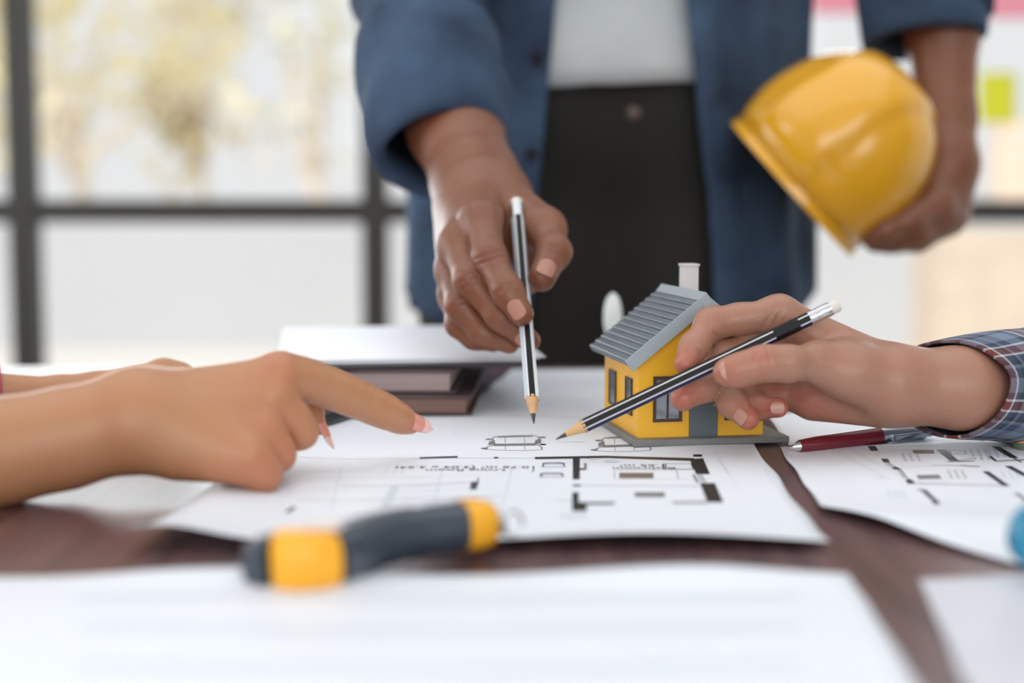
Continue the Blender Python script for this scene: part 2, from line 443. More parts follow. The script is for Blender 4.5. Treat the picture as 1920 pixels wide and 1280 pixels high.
# ------------------------------------------------------------------ outside
M_GROUND = mat('pale_concrete', (224, 222, 218), 0.9, var=.02, scale=.6)
struct('ground_outside', box(-40, 40, RY1 + .12, 70, -.3, -.02), M_GROUND, smooth=False)
def leaf_mat(name, a, b):
    return mat(name, a, .6, var=.1, scale=2.5, rgb2=b)
def tree(x, y, h, spread, a, b, label, nleaf=900, seed=1, lo=.35):
    rng = np.random.RandomState(seed)
    t = empty('tree', (x, y, -.02), label, 'tree', 'trees outside the window')
    bark = mat('pale_bark', (226, 214, 198), .9, var=.15, scale=8)
    tr = [loft([superring((x + .1 * math.sin(k), y, -.02 + h * lo * 1.3 * k / 5), (1, 0, 0), (0, 1, 0), .13 * (1 - k / 7), .13 * (1 - k / 7), 10) for k in range(6)])]
    for k in range(7):
        an = rng.uniform(0, 2 * PI); z0 = h * lo * rng.uniform(.7, 1.2); p0 = np.array([x, y, z0]); dv = np.array([math.cos(an) * spread * .7, math.sin(an) * spread * .7, h * rng.uniform(.2, .5)])
        tr.append(lathe(p0, dv, [(0, .06), (np.linalg.norm(dv), .015)], 7))
    obj('trunk', *merge(*tr), bark, t)
    cl = [np.array([x + rng.normal(0, spread * .45), y + rng.normal(0, spread * .45), h * rng.uniform(lo, 1)]) for _ in range(16)]
    vs, fs = [], []
    for i in range(nleaf):
        c = cl[rng.randint(16)] + rng.normal(0, spread * .22, 3)
        u = unit(rng.normal(0, 1, 3)); w, _ = perp(u); s = rng.uniform(.09, .2); n0 = len(vs)
        vs += [c - u * s, c - w * s * .45, c + u * s, c + w * s * .45]; fs.append((n0, n0 + 1, n0 + 2, n0 + 3))
    o = obj('foliage', vs, fs, leaf_mat(label[:24], a, b), t, smooth=False); o['kind'] = 'stuff'
tree(-4.7, 15.5, 4.6, 1.7, (252, 238, 180), (255, 250, 222), 'tree with pale yellow leaves behind the window', 1500, 3)  # pale yellow leaf colour stands in for the warm sun flare
tree(-4.5, 20.5, 4.9, 1.1, (214, 208, 166), (244, 226, 190), 'olive brown leaved tree next to the yellow tree', 900, 5)
tree(-2.05, 15.0, 3.6, .55, (230, 234, 210), (242, 238, 222), 'slim pale green sapling beyond the window', 170, 8)
struct('wall_glare', box(-20, 20, 9.0, 9.2, -.02, .90), mat('glare_white', (196, 198, 203), .9, var=.02, scale=1.2), smooth=False)  # added wall, its white stands in for overexposed ground below the transom
struct('wall_beyond', box(4.75, 9.0, 14.0, 14.25, -.02, 1.72), mat('beige_render', (232, 212, 194), .9, var=.06, scale=1.2), smooth=False)
struct('wall_planter', box(2.05, 2.62, 6.9, 7.3, -.02, .76), mat('beige_brick', (226, 208, 190), .9, var=.08, scale=5), smooth=False)

# ------------------------------------------------------------------ paper sheets
def bil(c, u, v):
    fl, fr, br, bl = c
    return (fl * (1 - u) + fr * u) * (1 - v) + (bl * (1 - u) + br * u) * v
class Sheet:
    def __init__(s, corners, base, amp=.0006, seed=0, lift=None):
        s.c = [T(x, y) for x, y in corners]; s.base = base; s.amp = amp; s.seed = seed; s.lift = lift
    def h(s, x, y):
        z = s.base + s.amp * (1 + mnoise.noise(Vector((x * 14 + s.seed, y * 14, s.seed))))
        if s.lift: z += s.lift(x, y)
        return z
    def z(s, p): return TABLE_Z + s.h(p[0], p[1])
    def build(s, name, label, cat, nu=44, nv=44, m=None, group=None, wav=0.002):
        vs, fs = [], []
        for j in range(nv + 1):
            for i in range(nu + 1):
                p = bil(s.c, i / nu, j / nv)
                e = wav * mnoise.noise(Vector((p[0] * 20 + s.seed, p[1] * 20, 3)))
                p = p + np.array([e, e, 0])
                vs.append((p[0], p[1], s.z(p)))
        for j in range(nv):
            for i in range(nu):
                a = j * (nu + 1) + i; fs.append((a, a + 1, a + nu + 2, a + nu + 1))
        s.root = empty(name, bil(s.c, .5, .5) + np.array([0, 0, s.base]), label, cat, group)
        obj('paper', vs, fs, m or M_PAPER, s.root, solid=.00028, offset=-1, angle=180)
        return s.root
class Ink:
    """flat printed shapes that follow a sheet; shapes are given where they lie on the sheet"""
    def __init__(s, sheet): s.s = sheet; s.v = []; s.f = []; s.m = []
    def quad(s, a, b, c, d, m=0, nu=6, nv=2):
        pts = [T(*q) for q in (a, b, c, d)]; n0 = len(s.v)
        nu = max(1, min(24, int(np.linalg.norm(pts[1] - pts[0]) / .006))); nv = max(1, min(12, int(np.linalg.norm(pts[3] - pts[0]) / .006)))
        for j in range(nv + 1):
            for i in range(nu + 1):
                p = bil(pts, i / nu, j / nv); s.v.append((p[0], p[1], s.s.z(p) + .00022))
        for j in range(nv):
            for i in range(nu):
                k = n0 + j * (nu + 1) + i; s.f.append((k, k + 1, k + nu + 2, k + nu + 1)); s.m.append(m)
    def line(s, pts, w=.0004, m=0):
        for a, b in zip(pts[:-1], pts[1:]):
            A, B = T(*a), T(*b); d = unit(B - A); n = np.array([-d[1], d[0], 0]) * w / 2
            n0 = len(s.v); k = max(1, min(30, int(np.linalg.norm(B - A) / .006)))
            for i in range(k + 1):
                q = A + (B - A) * i / k
                for e in (q - n, q + n): s.v.append((e[0], e[1], s.s.z(e) + .00018))
            for i in range(k):
                j = n0 + 2 * i; s.f.append((j, j + 2, j + 3, j + 1)); s.m.append(m)
    def rect(s, x0, y0, x1, y1, m=0, sk=0): s.quad((x0 + sk, y1), (x1 + sk, y1), (x1, y0), (x0, y0), m)
    def outline(s, pts, w=.0004, m=0): s.line(list(pts) + [pts[0]], w, m)
    def dot(s, x, y, r, m=0):
        c = T(x, y); n0 = len(s.v); s.v.append((c[0], c[1], s.s.z(c) + .00024))
        for k in range(10):
            s.v.append((c[0] + r * math.cos(k * PI / 5), c[1] + r * math.sin(k * PI / 5), s.s.z(c) + .00024))
        for k in range(10): s.f.append((n0, n0 + 1 + k, n0 + 1 + (k + 1) % 10)); s.m.append(m)
    def build(s, name):
        return tag(obj(name, s.v, s.f, [M_BLACK, M_NAVY, M_GREY, M_PALE, M_BROWN], s.s.root, smooth=False, fm=s.m), kind='stuff')
def lettering(sheet, text, px, py, size, rot, m, name='lettering', shear=0):
    cu = bpy.data.curves.new('txt', 'FONT'); cu.body = text; cu.size = size; cu.align_x = 'CENTER'; cu.align_y = 'CENTER'; cu.space_line = 0.95
    to = bpy.data.objects.new('txt', cu); C.objects.link(to)
    bpy.context.view_layer.update()
    me = bpy.data.meshes.new_from_object(to.evaluated_get(bpy.context.evaluated_depsgraph_get()))
    bpy.data.objects.remove(to)
    p = T(px, py); c, s_ = math.cos(rot), math.sin(rot)
    vs = []
    for v in me.vertices:
        x, y = p[0] + v.co.x * c - v.co.y * s_, p[1] + v.co.x * s_ + v.co.y * c
        vs.append((x, y, sheet.z((x, y)) + .00024))
    fs = [tuple(q.vertices) for q in me.polygons]
    return obj(name, vs, fs, m, sheet.root, smooth=False)

# sheet with the floor plan in the middle
yf = T(900, 1036)[1]
S_MID = Sheet([(243, 1036), (1556, 1033), (1372, 783), (600, 784)], .0008, .0006, 1.3,
              lambda x, y: .0045 * math.exp(-(y - yf) / .022) * (1 + .6 * math.sin(x * 31)) + .003 * math.exp(-((x + .13) / .02) ** 2))
S_MID.build('plan_sheet', 'white floor plan sheet with bold black walls lying under the pencil tips', 'paper')
ink = Ink(S_MID)
ink.quad((1003, 866), (1135, 863), (1135, 859), (1003, 862)); ink.quad((1135, 863), (1302, 870), (1302, 865), (1135, 859))
ink.line([(560, 866), (790, 865), (1003, 864)], .0004); ink.quad((787, 866), (858, 864), (858, 861), (787, 863), 1)
ink.rect(926, 862.5, 934, 865, 0)
ink.rect(1074, 861, 1087, 905); ink.rect(1095, 874, 1100, 887, 2); ink.rect(1087, 884, 1096, 887)
ink.quad((1305, 895), (1331, 895), (1318, 865), (1293, 867)); ink.rect(1300, 858, 1316, 862)
ink.quad((1326, 948), (1356, 948), (1340, 912), (1313, 913))
ink.line([(1074, 916.5), (1180, 917), (1315, 918)], .0006, 2); ink.rect(1074, 915, 1088, 918)
ink.rect(1073, 930, 1085, 966); ink.rect(1085, 949, 1100, 966); ink.rect(1100, 949, 1152, 953)
ink.quad((1260, 951), (1326, 950), (1326, 947), (1262, 948), 2)
ink.rect(1190, 930, 1246, 939, 2); ink.rect(1161, 893, 1225, 903, 4)
ink.line([(1150, 887), (1300, 886)], .0006); ink.outline([(1244, 875), (1296, 875), (1300, 885.5), (1244, 885.5)], .0006); ink.line([(1248, 876), (1248, 885)], .0006)
ink.line([(1150, 905), (1313, 905)], .0003, 2); ink.line([(1268, 887), (1272, 905), (1302, 905)], .0003, 2); ink.line([(1152, 890), (1152, 904)], .0003, 2)
ink.line([(1300, 896), (1309, 912)], .0012, 2); ink.line([(1308, 896), (1318, 912)], .0005, 1); ink.line([(1314, 896), (1324, 912)], .0005, 1)
def armchair(x, y, w, h, m=0):
    ink.line([(x, y + h), (x + w * .06, y + h * .35), (x, y + h * .25), (x + w * .1, y), (x + w * .3, y - h * .1), (x + w * .7, y - h * .1), (x + w * .9, y), (x + w, y + h * .25), (x + w * .94, y + h * .35), (x + w, y + h), (x, y + h)], .0007, m)
    for k in range(9): ink.line([(x + w * (.12 + .095 * k), y), (x + w * (.14 + .09 * k), y + h * .35)], .0005, m)
armchair(1017, 873, 42, 8); armchair(1013, 893, 43, 7)
ink.line([(1001, 881), (999, 891)], .0005)
ink.quad((881, 923), (893, 923), (898, 908), (883, 909), 1); ink.line([(640, 916), (780, 914), (885, 909.5)], .0006, 2); ink.line([(897, 901), (895, 909)], .0006, 1)
ink.line([(560, 944), (740, 940), (938, 936)], .0005, 2); ink.line([(740, 915), (722, 955)], .004, 3); ink.line([(560, 890), (700, 886)], .0006, 3)
ink.line([(730, 880), (720, 893)], .0004, 3); ink.line([(745, 880), (737, 893)], .0004, 3); ink.line([(760, 879), (752, 893)], .0004, 3)
for y in (900, 925, 950, 968): ink.line([(600, y), (900, y - 3)], .0004, 3)
for x in (640, 830, 960): ink.line([(x, 880), (x - 20, 965)], .0004, 3)
ink.line([(538, 968), (552, 958)], .002, 0)
for q in range(7): ink.dot(1345 + q * 3.2, 866 + q * 4.3, .0005, 2)
ink.line([(1340, 850), (1385, 925)], .00025, 3); ink.line([(1432, 880), (1450, 912)], .00025, 3)
ink.line([(1040, 945), (1073, 945)], .0008, 3); ink.line([(1048, 976), (1100, 976)], .004, 3)
ink.dot(1146, 870, .004, 3); ink.line([(1150, 852), (1330, 851)], .0003, 3); ink.line([(1095, 862), (1112, 868), (1130, 864)], .0003, 2)
def car(x, y, w, h):
    X = lambda u: x + w * u
    Y = lambda v: y + h * v
    ink.outline([(X(.02), Y(.95)), (X(.06), Y(.8)), (X(.2), Y(.62)), (X(.15), Y(.2)), (X(.2), Y(.05)), (X(.5), Y(-.02)), (X(.85), Y(.0)), (X(.92), Y(.15)), (X(.88), Y(.58)), (X(.97), Y(.8)), (X(.96), Y(.95)), (X(.7), Y(1.02)), (X(.25), Y(1.02))], .0007, 2)
    ink.quad((X(.16), Y(.72)), (X(.86), Y(.66)), (X(.88), Y(.52)), (X(.2), Y(.58)), 2); ink.quad((X(.22), Y(.12)), (X(.82), Y(.06)), (X(.82), Y(-.02)), (X(.24), Y(.04)), 2)
    for u, v in ((.1, .25), (.97, .12)): ink.dot(X(u), Y(v), .0022, 2)
    for u, v in ((.14, .5), (.9, .4)): ink.quad((X(u - .06), Y(v + .16)), (X(u + .05), Y(v + .1)), (X(u + .05), Y(v - .18)), (X(u - .04), Y(v - .1)), 2)
    for u in (.36, .68): ink.line([(X(u), Y(.72)), (X(u + .01), Y(.98))], .0003, 2); ink.line([(X(u), Y(.12)), (X(u), Y(.5))], .0003, 2)
    ink.dot(X(.02), Y(.9), .002, 2); ink.dot(X(.98), Y(.6), .002, 0)
car(906, 821, 114, 28); car(1112, 824, 112, 26)
for k in range(9): ink.line([(1044 + 6 * k, 833), (1048 + 6 * k, 832.5)], .0009, 3)
for k in range(4): ink.line([(851 + 6 * k, 816), (855 + 6 * k, 815.7)], .0009, 3)
ink.build('printed_plan')
lettering(S_MID, 'Living Room\n10.76 m² (3.04 x 3.54)', 873, 884, .0079, PI, M_BLACK)
lettering(S_MID, 'Bathroom\n1.65 m²', 1206, 881, .0078, PI, M_BLACK)

# sheet with the second plan, next to it
S_RIGHT = Sheet([(1543, 963), (1990, 1085), (2080, 826), (1462, 842)], .0009, .0006, 5.1,
                lambda x, y: .006 * math.exp(-(((y - T(1600, 985)[1]) - .24 * (x - T(1600, 985)[0]) * -1) / .03) ** 2) * .6)
S_RIGHT.build('plan_sheet', 'floor plan sheet lying in front of the red pen, its front edge curled up', 'paper')
ink = Ink(S_RIGHT)
ink.quad((1633, 851), (1647, 851), (1641, 842), (1627, 842)); ink.quad((1713, 856), (1752, 856), (1750, 850), (1711, 850), 4)
ink.line([(1648, 842), (1760, 842)], .0005, 2); ink.line([(1764, 849), (1789, 869)], .0045); ink.line([(1776, 871), (1826, 869.5)], .0014); ink.outline([(1778, 851), (1808, 851), (1812, 857), (1784, 857)], .0005, 2)
ink.line([(1795, 869), (1824, 865)], .0006); ink.line([(1866, 843), (1902, 864)], .004); ink.line([(1856, 861), (1868, 870), (1925, 867)], .0015); ink.line([(1900, 864), (1915, 872)], .001)
ink.quad((1657, 873), (1669, 873), (1664, 866), (1652, 866)); ink.line([(1664, 874), (1688, 885), (1699, 901), (1716, 913)], .0007, 1); ink.line([(1660, 876), (1684, 887), (1695, 903)], .0005, 2)
ink.quad((1675, 886), (1688, 886), (1684, 882), (1671, 882)); ink.quad((1702, 914), (1717, 913), (1708, 905), (1697, 906))
ink.line([(1688, 882), (1747, 878)], .0004, 3); ink.line([(1747, 878), (1800, 878)], .0006); ink.line([(1800, 878), (1837, 880)], .0016)
ink.quad((1723, 904), (1765, 903), (1760, 896), (1718, 897), 2); ink.outline([(1722, 905), (1764, 904), (1770, 911), (1728, 912)], .0004, 3)
ink.line([(1716, 913), (1886, 916)], .0009, 2); ink.line([(1848, 889), (1887, 917)], .0032, 1); ink.line([(1890, 879), (1925, 898)], .0035, 1)
ink.line([(1720, 925), (1731, 925), (1757, 951)], .0025, 1); ink.quad((1750, 955), (1762, 955), (1758, 948), (1747, 948), 1); ink.line([(1760, 955), (1800, 955)], .0006, 3)
ink.line([(1905, 930), (1925, 945)], .002, 2); ink.line([(1555, 846), (1650, 895), (1668, 905)], .00035, 3); ink.line([(1590, 845), (1690, 900)], .00035, 3)
for a, b, n, m in ((1690, 858, 5, 2), (1775, 888, 6, 2), (1817, 849, 7, 2), (1876, 889, 5, 3), (1662, 928, 5, 3), (1850, 850, 5, 2)):
    for r_ in range(3):
        for k in range(n):
            x = a + r_ * 13 + k * 1.5; y = b + k * 2.9
            ink.line([(x, y), (x + 4.5, y - .6 + (k % 2) * .8)], .0008 + .0004 * (k % 2), m)
for k in range(14): ink.line([(1615 + 16 * math.cos(k * .45) * 2.4, 902 + 7 * math.sin(k * .45)), (1615 + 16 * math.cos((k + 1) * .45) * 2.4, 902 + 7 * math.sin((k + 1) * .45))], .0003, 3)
ink.build('printed_plan')

# plain sheets
S_PEN = Sheet([(1478, 837), (1830, 832), (1960, 768), (1436, 776)], .0003, .0004, 9)
S_PEN.build('paper_sheet', 'plain white sheet lying under the red pen and the writing hand', 'paper')
S_FRONT = Sheet([(-260, 1420), (1795, 1420), (1592, 1085), (-60, 1092)], .0012, .0008, 12, lambda x, y: .002 * math.exp(-((y - T(800, 1075)[1]) / .02) ** 2) * (1 + math.sin(x * 40 - .8)))
S_FRONT.build('plan_sheet', 'large blurred white sheet filling the table front below the cutter', 'paper')
ink = Ink(S_FRONT)
for y in (1130, 1190, 1262): ink.line([(150, y), (900, y + 4), (1500, y - 4)], .0022, 3)
ink.build('printed_plan')
S_SIDE = Sheet([(1860, 1400), (2300, 1400), (2120, 1070), (1720, 1092)], .0006, .0005, 14)
S_SIDE.build('paper_sheet', 'blurred blank sheet on the table corner beside the large front sheet', 'paper', m=mat('grey_paper', (214, 214, 222), .5, var=.02))
S_FAR = Sheet([(850, 781), (1300, 784), (1240, 694), (962, 694)], .0004, .0005, 21)
S_FAR.build('plan_sheet', 'printed white sheet between the book stack and the model house', 'paper')
ink = Ink(S_FAR)
for y in (752, 762): ink.line([(960, y), (1110, y + 2)], .0016, 3)
ink.line([(920, 720), (1100, 722)], .001, 3)
ink.build('printed_plan')
S_BACK = Sheet([(520, 800), (770, 788), (800, 740), (560, 742)], .0005, .0005, 25)
S_BACK.build('paper_sheet', 'blank white sheet behind the pointing finger below the books', 'paper')

# ------------------------------------------------------------------ books with clipboard
def frame_at(px, py, rot):
    o = T(px, py); ex = np.array([math.cos(rot), math.sin(rot), 0]); ey = np.array([-math.sin(rot), math.cos(rot), 0])
    return o, ex, ey, np.array([0, 0, 1.0])
M_COVER = mat('dark_cover', (82, 66, 68), .5, var=.1)
M_PAGES = mat('mauve_pages', (176, 158, 158), .8, var=.06, scale=3, stretch=(1, 1, 400))
M_PAGES2 = mat('brown_pages', (140, 112, 102), .8, var=.06, scale=3, stretch=(1, 1, 400))
bo = T(600, 779)
def book(label, o, rot, w, dp, z0, th, mcov, mpag):
    ex = np.array([math.cos(rot), math.sin(rot), 0]); ey = np.array([-math.sin(rot), math.cos(rot), 0]); ez = np.array([0, 0, 1.0])
    r = empty('book', o + ez * z0, label, 'book', 'books in the stack')
    c = .0016; q = lambda *b: xf(box(*b), o, ex, ey, ez)
    obj('cover', *merge(q(0, w, 0, dp, z0, z0 + c), q(0, w, 0, dp, z0 + th - c, z0 + th), q(0, .004, 0, dp, z0 + c, z0 + th - c)), mcov, r, bevel=.0006)
    obj('pages', *q(.004, w - .004, .004, dp - .004, z0 + c + .0001, z0 + th - c - .0001), mpag, r, smooth=False)
    return r
book('brown paged book at the bottom of the stack behind the pointing finger', T(560, 782), R(-2), .108, .16, .0012, .0125, M_COVER, M_PAGES2)
book('mauve paged book lying on the brown book under the clipboard', T(548, 781) + np.array([0, .004, 0]), R(-1), .102, .155, .0139, .0150, M_COVER, M_PAGES)
def clipboard():
    o = T(540, 783) + np.array([0, .002, 0]); z0 = .0292; rot = R(8)
    ex = np.array([math.cos(rot), math.sin(rot), 0]); ey = np.array([-math.sin(rot), math.cos(rot), 0]); ez = np.array([0, 0, 1.0])
    r = empty('document_folder', o + ez * z0, 'dark folder with loose white sheets lying on top of the book stack', 'folder')
    tl = .02                                             # lies a little tilted on the pages
    ez2 = unit(ez - tl * ey); ey2 = unit(ey + tl * ez)
    q = lambda *b: xf(box(*b), o + ez * z0, ex, ey2, ez2)
    obj('board', *q(0, .155, 0, .215, 0, .003), mat('dark_board', (58, 54, 60), .5), r, bevel=.0008)
    for k in range(4):
        obj('sheet', *q(-.007 + .0006 * k, .151 + .0040 * k, .004 + .0005 * k, .205, .0031 + .0007 * k, .0036 + .0007 * k), M_PAPER, r, smooth=False)
    obj('divider', *q(.03, .150, .196, .218, .0032, .0040), mat('teal_card', (90, 170, 190), .5), r, smooth=False)
clipboard()

# ------------------------------------------------------------------ pens and pencils
def pencil(p_tip, p_end, rad, roll, cols, label, band=None, pick=None):
    a = unit(p_end - p_tip); L = np.linalg.norm(p_end - p_tip)
    r = empty('pencil', p_tip, label, 'pencil', 'pencils held over the plan')
    u, w = perp(a); u, w = u * math.cos(roll) + w * math.sin(roll), -u * math.sin(roll) + w * math.cos(roll)
    def hexring(t, rr):                                   # twelve points: six faces and six narrow painted edges
        pts = []
        for k in range(6):
            for e in (-1, 1):
                an = k * PI / 3 + e * R(5.5)
                pts.append(p_tip + a * t + rr * (math.cos(an) * u + math.sin(an) * w))
        return np.array(pts)
    cone_l = .0175 * rad / .0037
    t1 = L - .0165
    v, f = loft([hexring(cone_l * .90, rad * .985), hexring(cone_l, rad), hexring(t1 * .5, rad), hexring(t1, rad)], cap=(False, True))
    fm = []
    for i in range(3):
        for j in range(12): fm.append(2 if j % 2 == 0 else (pick(math.cos((j // 2) * PI / 3 + PI / 6) * u + math.sin((j // 2) * PI / 3 + PI / 6) * w) if pick else (j // 2) % 2))
    fm.append(0)
    obj('body', v, f, cols, r, fm=fm, angle=15)
    M_W = mat('cedar_wood', (214, 170, 122), .6, var=.15, scale=25, stretch=(1, 1, 6))
    obj('sharpened_wood', *lathe(p_tip, a, [(cone_l * .33, rad * .34), (cone_l * .6, rad * .60), (cone_l * .95, rad * .955), (cone_l * 1.0, rad * .9)], 24), M_W, r)
    obj('lead', *lathe(p_tip, a, [(0, rad * .06), (cone_l * .06, rad * .12), (cone_l * .34, rad * .355)], 16), mat('graphite', (66, 64, 64), .35, var=.1), r)
    prof = [(t1 - .0004, rad * 1.0)]
    for k in range(2): prof += [(t1 + .0012 + k * .0016, rad * 1.06), (t1 + .0020 + k * .0016, rad * .99)]
    prof += [(t1 + .0058, rad * 1.02), (t1 + .0078, rad * 1.02)]
    for k in range(2): prof += [(t1 + .0082 + k * .0015, rad * 1.07), (t1 + .0089 + k * .0015, rad * .99)]
    prof += [(t1 + .0118, rad * 1.02)]
    obj('ferrule', *lathe(p_tip, a, prof, 28), mat('aluminium', (205, 208, 210), .28, 1.0, var=.05), r, angle=60)
    obj('eraser', *lathe(p_tip, a, [(t1 + .0110, rad * .93), (L - .0008, rad * .93), (L, rad * .80), (L + .0002, rad * .3)], 24), mat('white_rubber', (226, 220, 212), .8), r, angle=50)
    if band:
        t = L - .0165
        obj('painted_band', *loft([hexring(t - band[0], rad * 1.012), hexring(t - band[1], rad * 1.012)]), cols[0], r, angle=15)
    return r
PC_BLACK = mat('black_lacquer', (26, 25, 27), .42, var=.05, spec=.2)
PC_NAVY = mat('navy_lacquer', (34, 36, 74), .42, var=.05, spec=.25)
PC_WHITE = mat('white_lacquer', (228, 228, 232), .3, var=.03)
PC_SILVER = mat('silver_lacquer', (190, 202, 210), .3, var=.05)
PR0, PR1 = P(1042, 823.5, .728), P(1573, 571, .730)
pencil(PR0, PR1, .0036, R(74), [PC_BLACK, PC_NAVY, PC_WHITE], 'black and navy striped pencil held in the hand with the plaid cuff', (.0205, .0065), pick=lambda n: 1 if np.dot(n, UP) < -.35 else 0)
PM0, PM1 = P(1001, 794, .778), P(968, 376, .903)
pencil(PM0, PM1, .0040, R(2), [PC_BLACK, PC_SILVER, PC_WHITE], 'black and silver striped pencil held upright by the standing person')

def red_pen():
    a, b = T(1478, 839, .0042), T(1742, 805, .0056)
    ax = unit(b - a); L = np.linalg.norm(b - a)
    r = empty('ballpoint_pen', a, 'maroon ballpoint pen with steel cap lying in front of the wrist', 'pen')
    M_ST = mat('pen_steel', (222, 224, 226), .32, 1.0, var=.03)
    obj('tip', *lathe(a, ax, [(0, .0004), (.0025, .0007), (.003, .0013), (.0065, .0024), (.0072, .0028)], 20), M_ST, r)
    obj('barrel', *lathe(a, ax, [(.007, .0029), (.008, .0033), (.02, .0042), (L * .62, .0048), (L * .63, .0048)], 28), mat('maroon_plastic', (112, 30, 44), .22, var=.05, coat=.3), r)
    obj('cap', *lathe(a, ax, [(L * .625, .0050), (L * .64, .0051), (L * .95, .0049), (L * .965, .0036), (L * .97, .0030)], 28), M_ST, r)
    obj('push_button', *lathe(a, ax, [(L * .965, .0027), (L * .995, .0027), (L, .0020)], 18), M_ST, r)
    s = unit(np.cross(ax, (0, 0, 1))); s = s if np.dot(s, -FWD) > 0 else -s
    u = unit(s * .92 + np.array([0, 0, -.1])); w = np.cross(ax, u)
    q = lambda t0, t1, h0, h1, w_: xf(box(t0, t1, h0, h1, -w_, w_), a, ax, u, w)
    obj('clip', *merge(q(L * .93, L * .955, .0042, .0072, .0019), q(L * .66, L * .955, .0062, .0074, .0017), q(L * .655, L * .69, .0050, .0074, .0019)), mat('clip_steel', (176, 184, 200), .2, 1.0), r, bevel=.0005)
red_pen()
def black_pen():
    a, b = T(545, 812, .0045), T(690, 761, .0045); ax = unit(b - a); L = np.linalg.norm(b - a)
    r = empty('marker_pen', a, 'black pen lying on the table behind the pointing finger', 'pen')
    M_ = mat('black_plastic', (40, 42, 46), .35, var=.05)
    obj('barrel', *lathe(a, ax, [(0, .002), (.004, .0042), (L * .65, .0044)], 20), M_, r)
    obj('cap', *lathe(a, ax, [(L * .65, .0046), (L - .003, .0046), (L, .003)], 20), M_, r)
black_pen()

# ------------------------------------------------------------------ cutter in the foreground
def cutter():
    # centre line: photo position, height above the table, half height, half width
    path = [(470, 1052, .0090, .0070, .0075), (500, 1051, .0098, .0092, .0095), (521, 1050, .0100, .0098, .0098),
            (522, 1050, .0104, .0106, .0104), (560, 1052, .0106, .0110, .0105), (604, 1047, .0108, .0108, .0102), (613, 1045, .0108, .0102, .0098),
            (614, 1044, .0108, .0098, .0094), (660, 1030, .0112, .0096, .0092), (700, 1014, .0118, .0092, .0090), (742, 1003, .0122, .0090, .0088), (800, 994, .0124, .0090, .0088), (864, 985.5, .0126, .0090, .0088),
            (865, 985, .0126, .0095, .0092), (893, 982, .0126, .0095, .0092), (915, 981, .0124, .0084, .0082), (924, 981, .0122, .0064, .0064),
            (925, 981, .0120, .0044, .0046), (942, 981, .0118, .0038, .0040)]
    pts = [T(x, y, h) for x, y, h, _, _ in path]
    rings = []
    for i, (x, y, h, rh, rw) in enumerate(path):
        a = unit(pts[min(i + 2, len(pts) - 1)] - pts[max(i - 2, 0)]); s = unit(np.cross(a, (0, 0, 1))); up = np.cross(s, a)
        rings.append((pts[i], s, up, rw, rh))
    r = empty('utility_knife', np.array([pts[8][0], pts[8][1], TABLE_Z]), 'black and yellow utility knife lying across the front paper edges', 'knife')
    M_B = mat('black_rubber', (52, 63, 76), .30, var=.08, scale=60, coat=.5)
    M_Y = mat('yellow_plastic', (250, 178, 40), .33, var=.03)
    def seg(name, i0, i1, m, e=3.0, ends=.0008):
        rr = [superring(*rings[i], n=32, e=e) for i in range(i0, i1 + 1)]
        c0, c1 = rings[i0], rings[i1]
        rr = [superring(c0[0], c0[1], c0[2], c0[3] * .8, c0[4] * .8, 32, e)] + rr + [superring(c1[0], c1[1], c1[2], c1[3] * .8, c1[4] * .8, 32, e)]
        return obj(name, *loft(rr), m, r, angle=60)
    seg('end_cap', 0, 2, M_B); seg('rear_collar', 3, 6, M_Y); seg('grip', 7, 12, M_B, 2.6)
    seg('front_collar', 13, 16, M_Y, 2.6)
    M_S = mat('knife_steel', (190, 194, 198), .25, 1.0)
    seg('nose', 17, 18, M_S, 2.2)
    # key ring on the nose
    c, s, up, _, _ = rings[18]; a = unit(pts[18] - pts[16]); c = c + a * .004
    rr = []
    for k in range(25):
        t = 2 * PI * k / 24; ctr = c + .0045 * (math.cos(t) * a + math.sin(t) * up); rad = math.cos(t) * a + math.sin(t) * up
        rr.append(superring(ctr, rad, s, .0006, .0006, 8))
    obj('ring', *loft(rr, cap=(False, False)), M_S, r)
    # grip ribs around the bend
    for k in range(14):
        t = 8.0 + k * .2; i = int(t); f = t - i
        c = rings[i][0] * (1 - f) + rings[i + 1][0] * f; s = rings[i][1]; up = rings[i][2]; a = np.cross(up, s)
        rw = rings[i][3] * (1 - f) + rings[i + 1][3] * f; rh = rings[i][4] * (1 - f) + rings[i + 1][4] * f
        rr = [superring(c + a * e, s, up, rw * q, rh * q, 28, 2.6) for e, q in ((-.0007, .99), (-.0003, 1.05), (.0003, 1.05), (.0007, .99))]
        obj('grip_rib', *loft(rr), M_B, r)
    # bright label plate and slider on the top
    c, s, up, rw, rh = rings[5]; a = np.cross(up, s); a = a if np.dot(a, pts[8] - pts[5]) > 0 else -a
    obj('slider', *xf(box(-.006, .007, -.0045, .0045, rh * .92, rh * 1.14), c, a, s, up), mat('pale_plastic', (226, 206, 196), .4), r, bevel=.0012)
cutter()

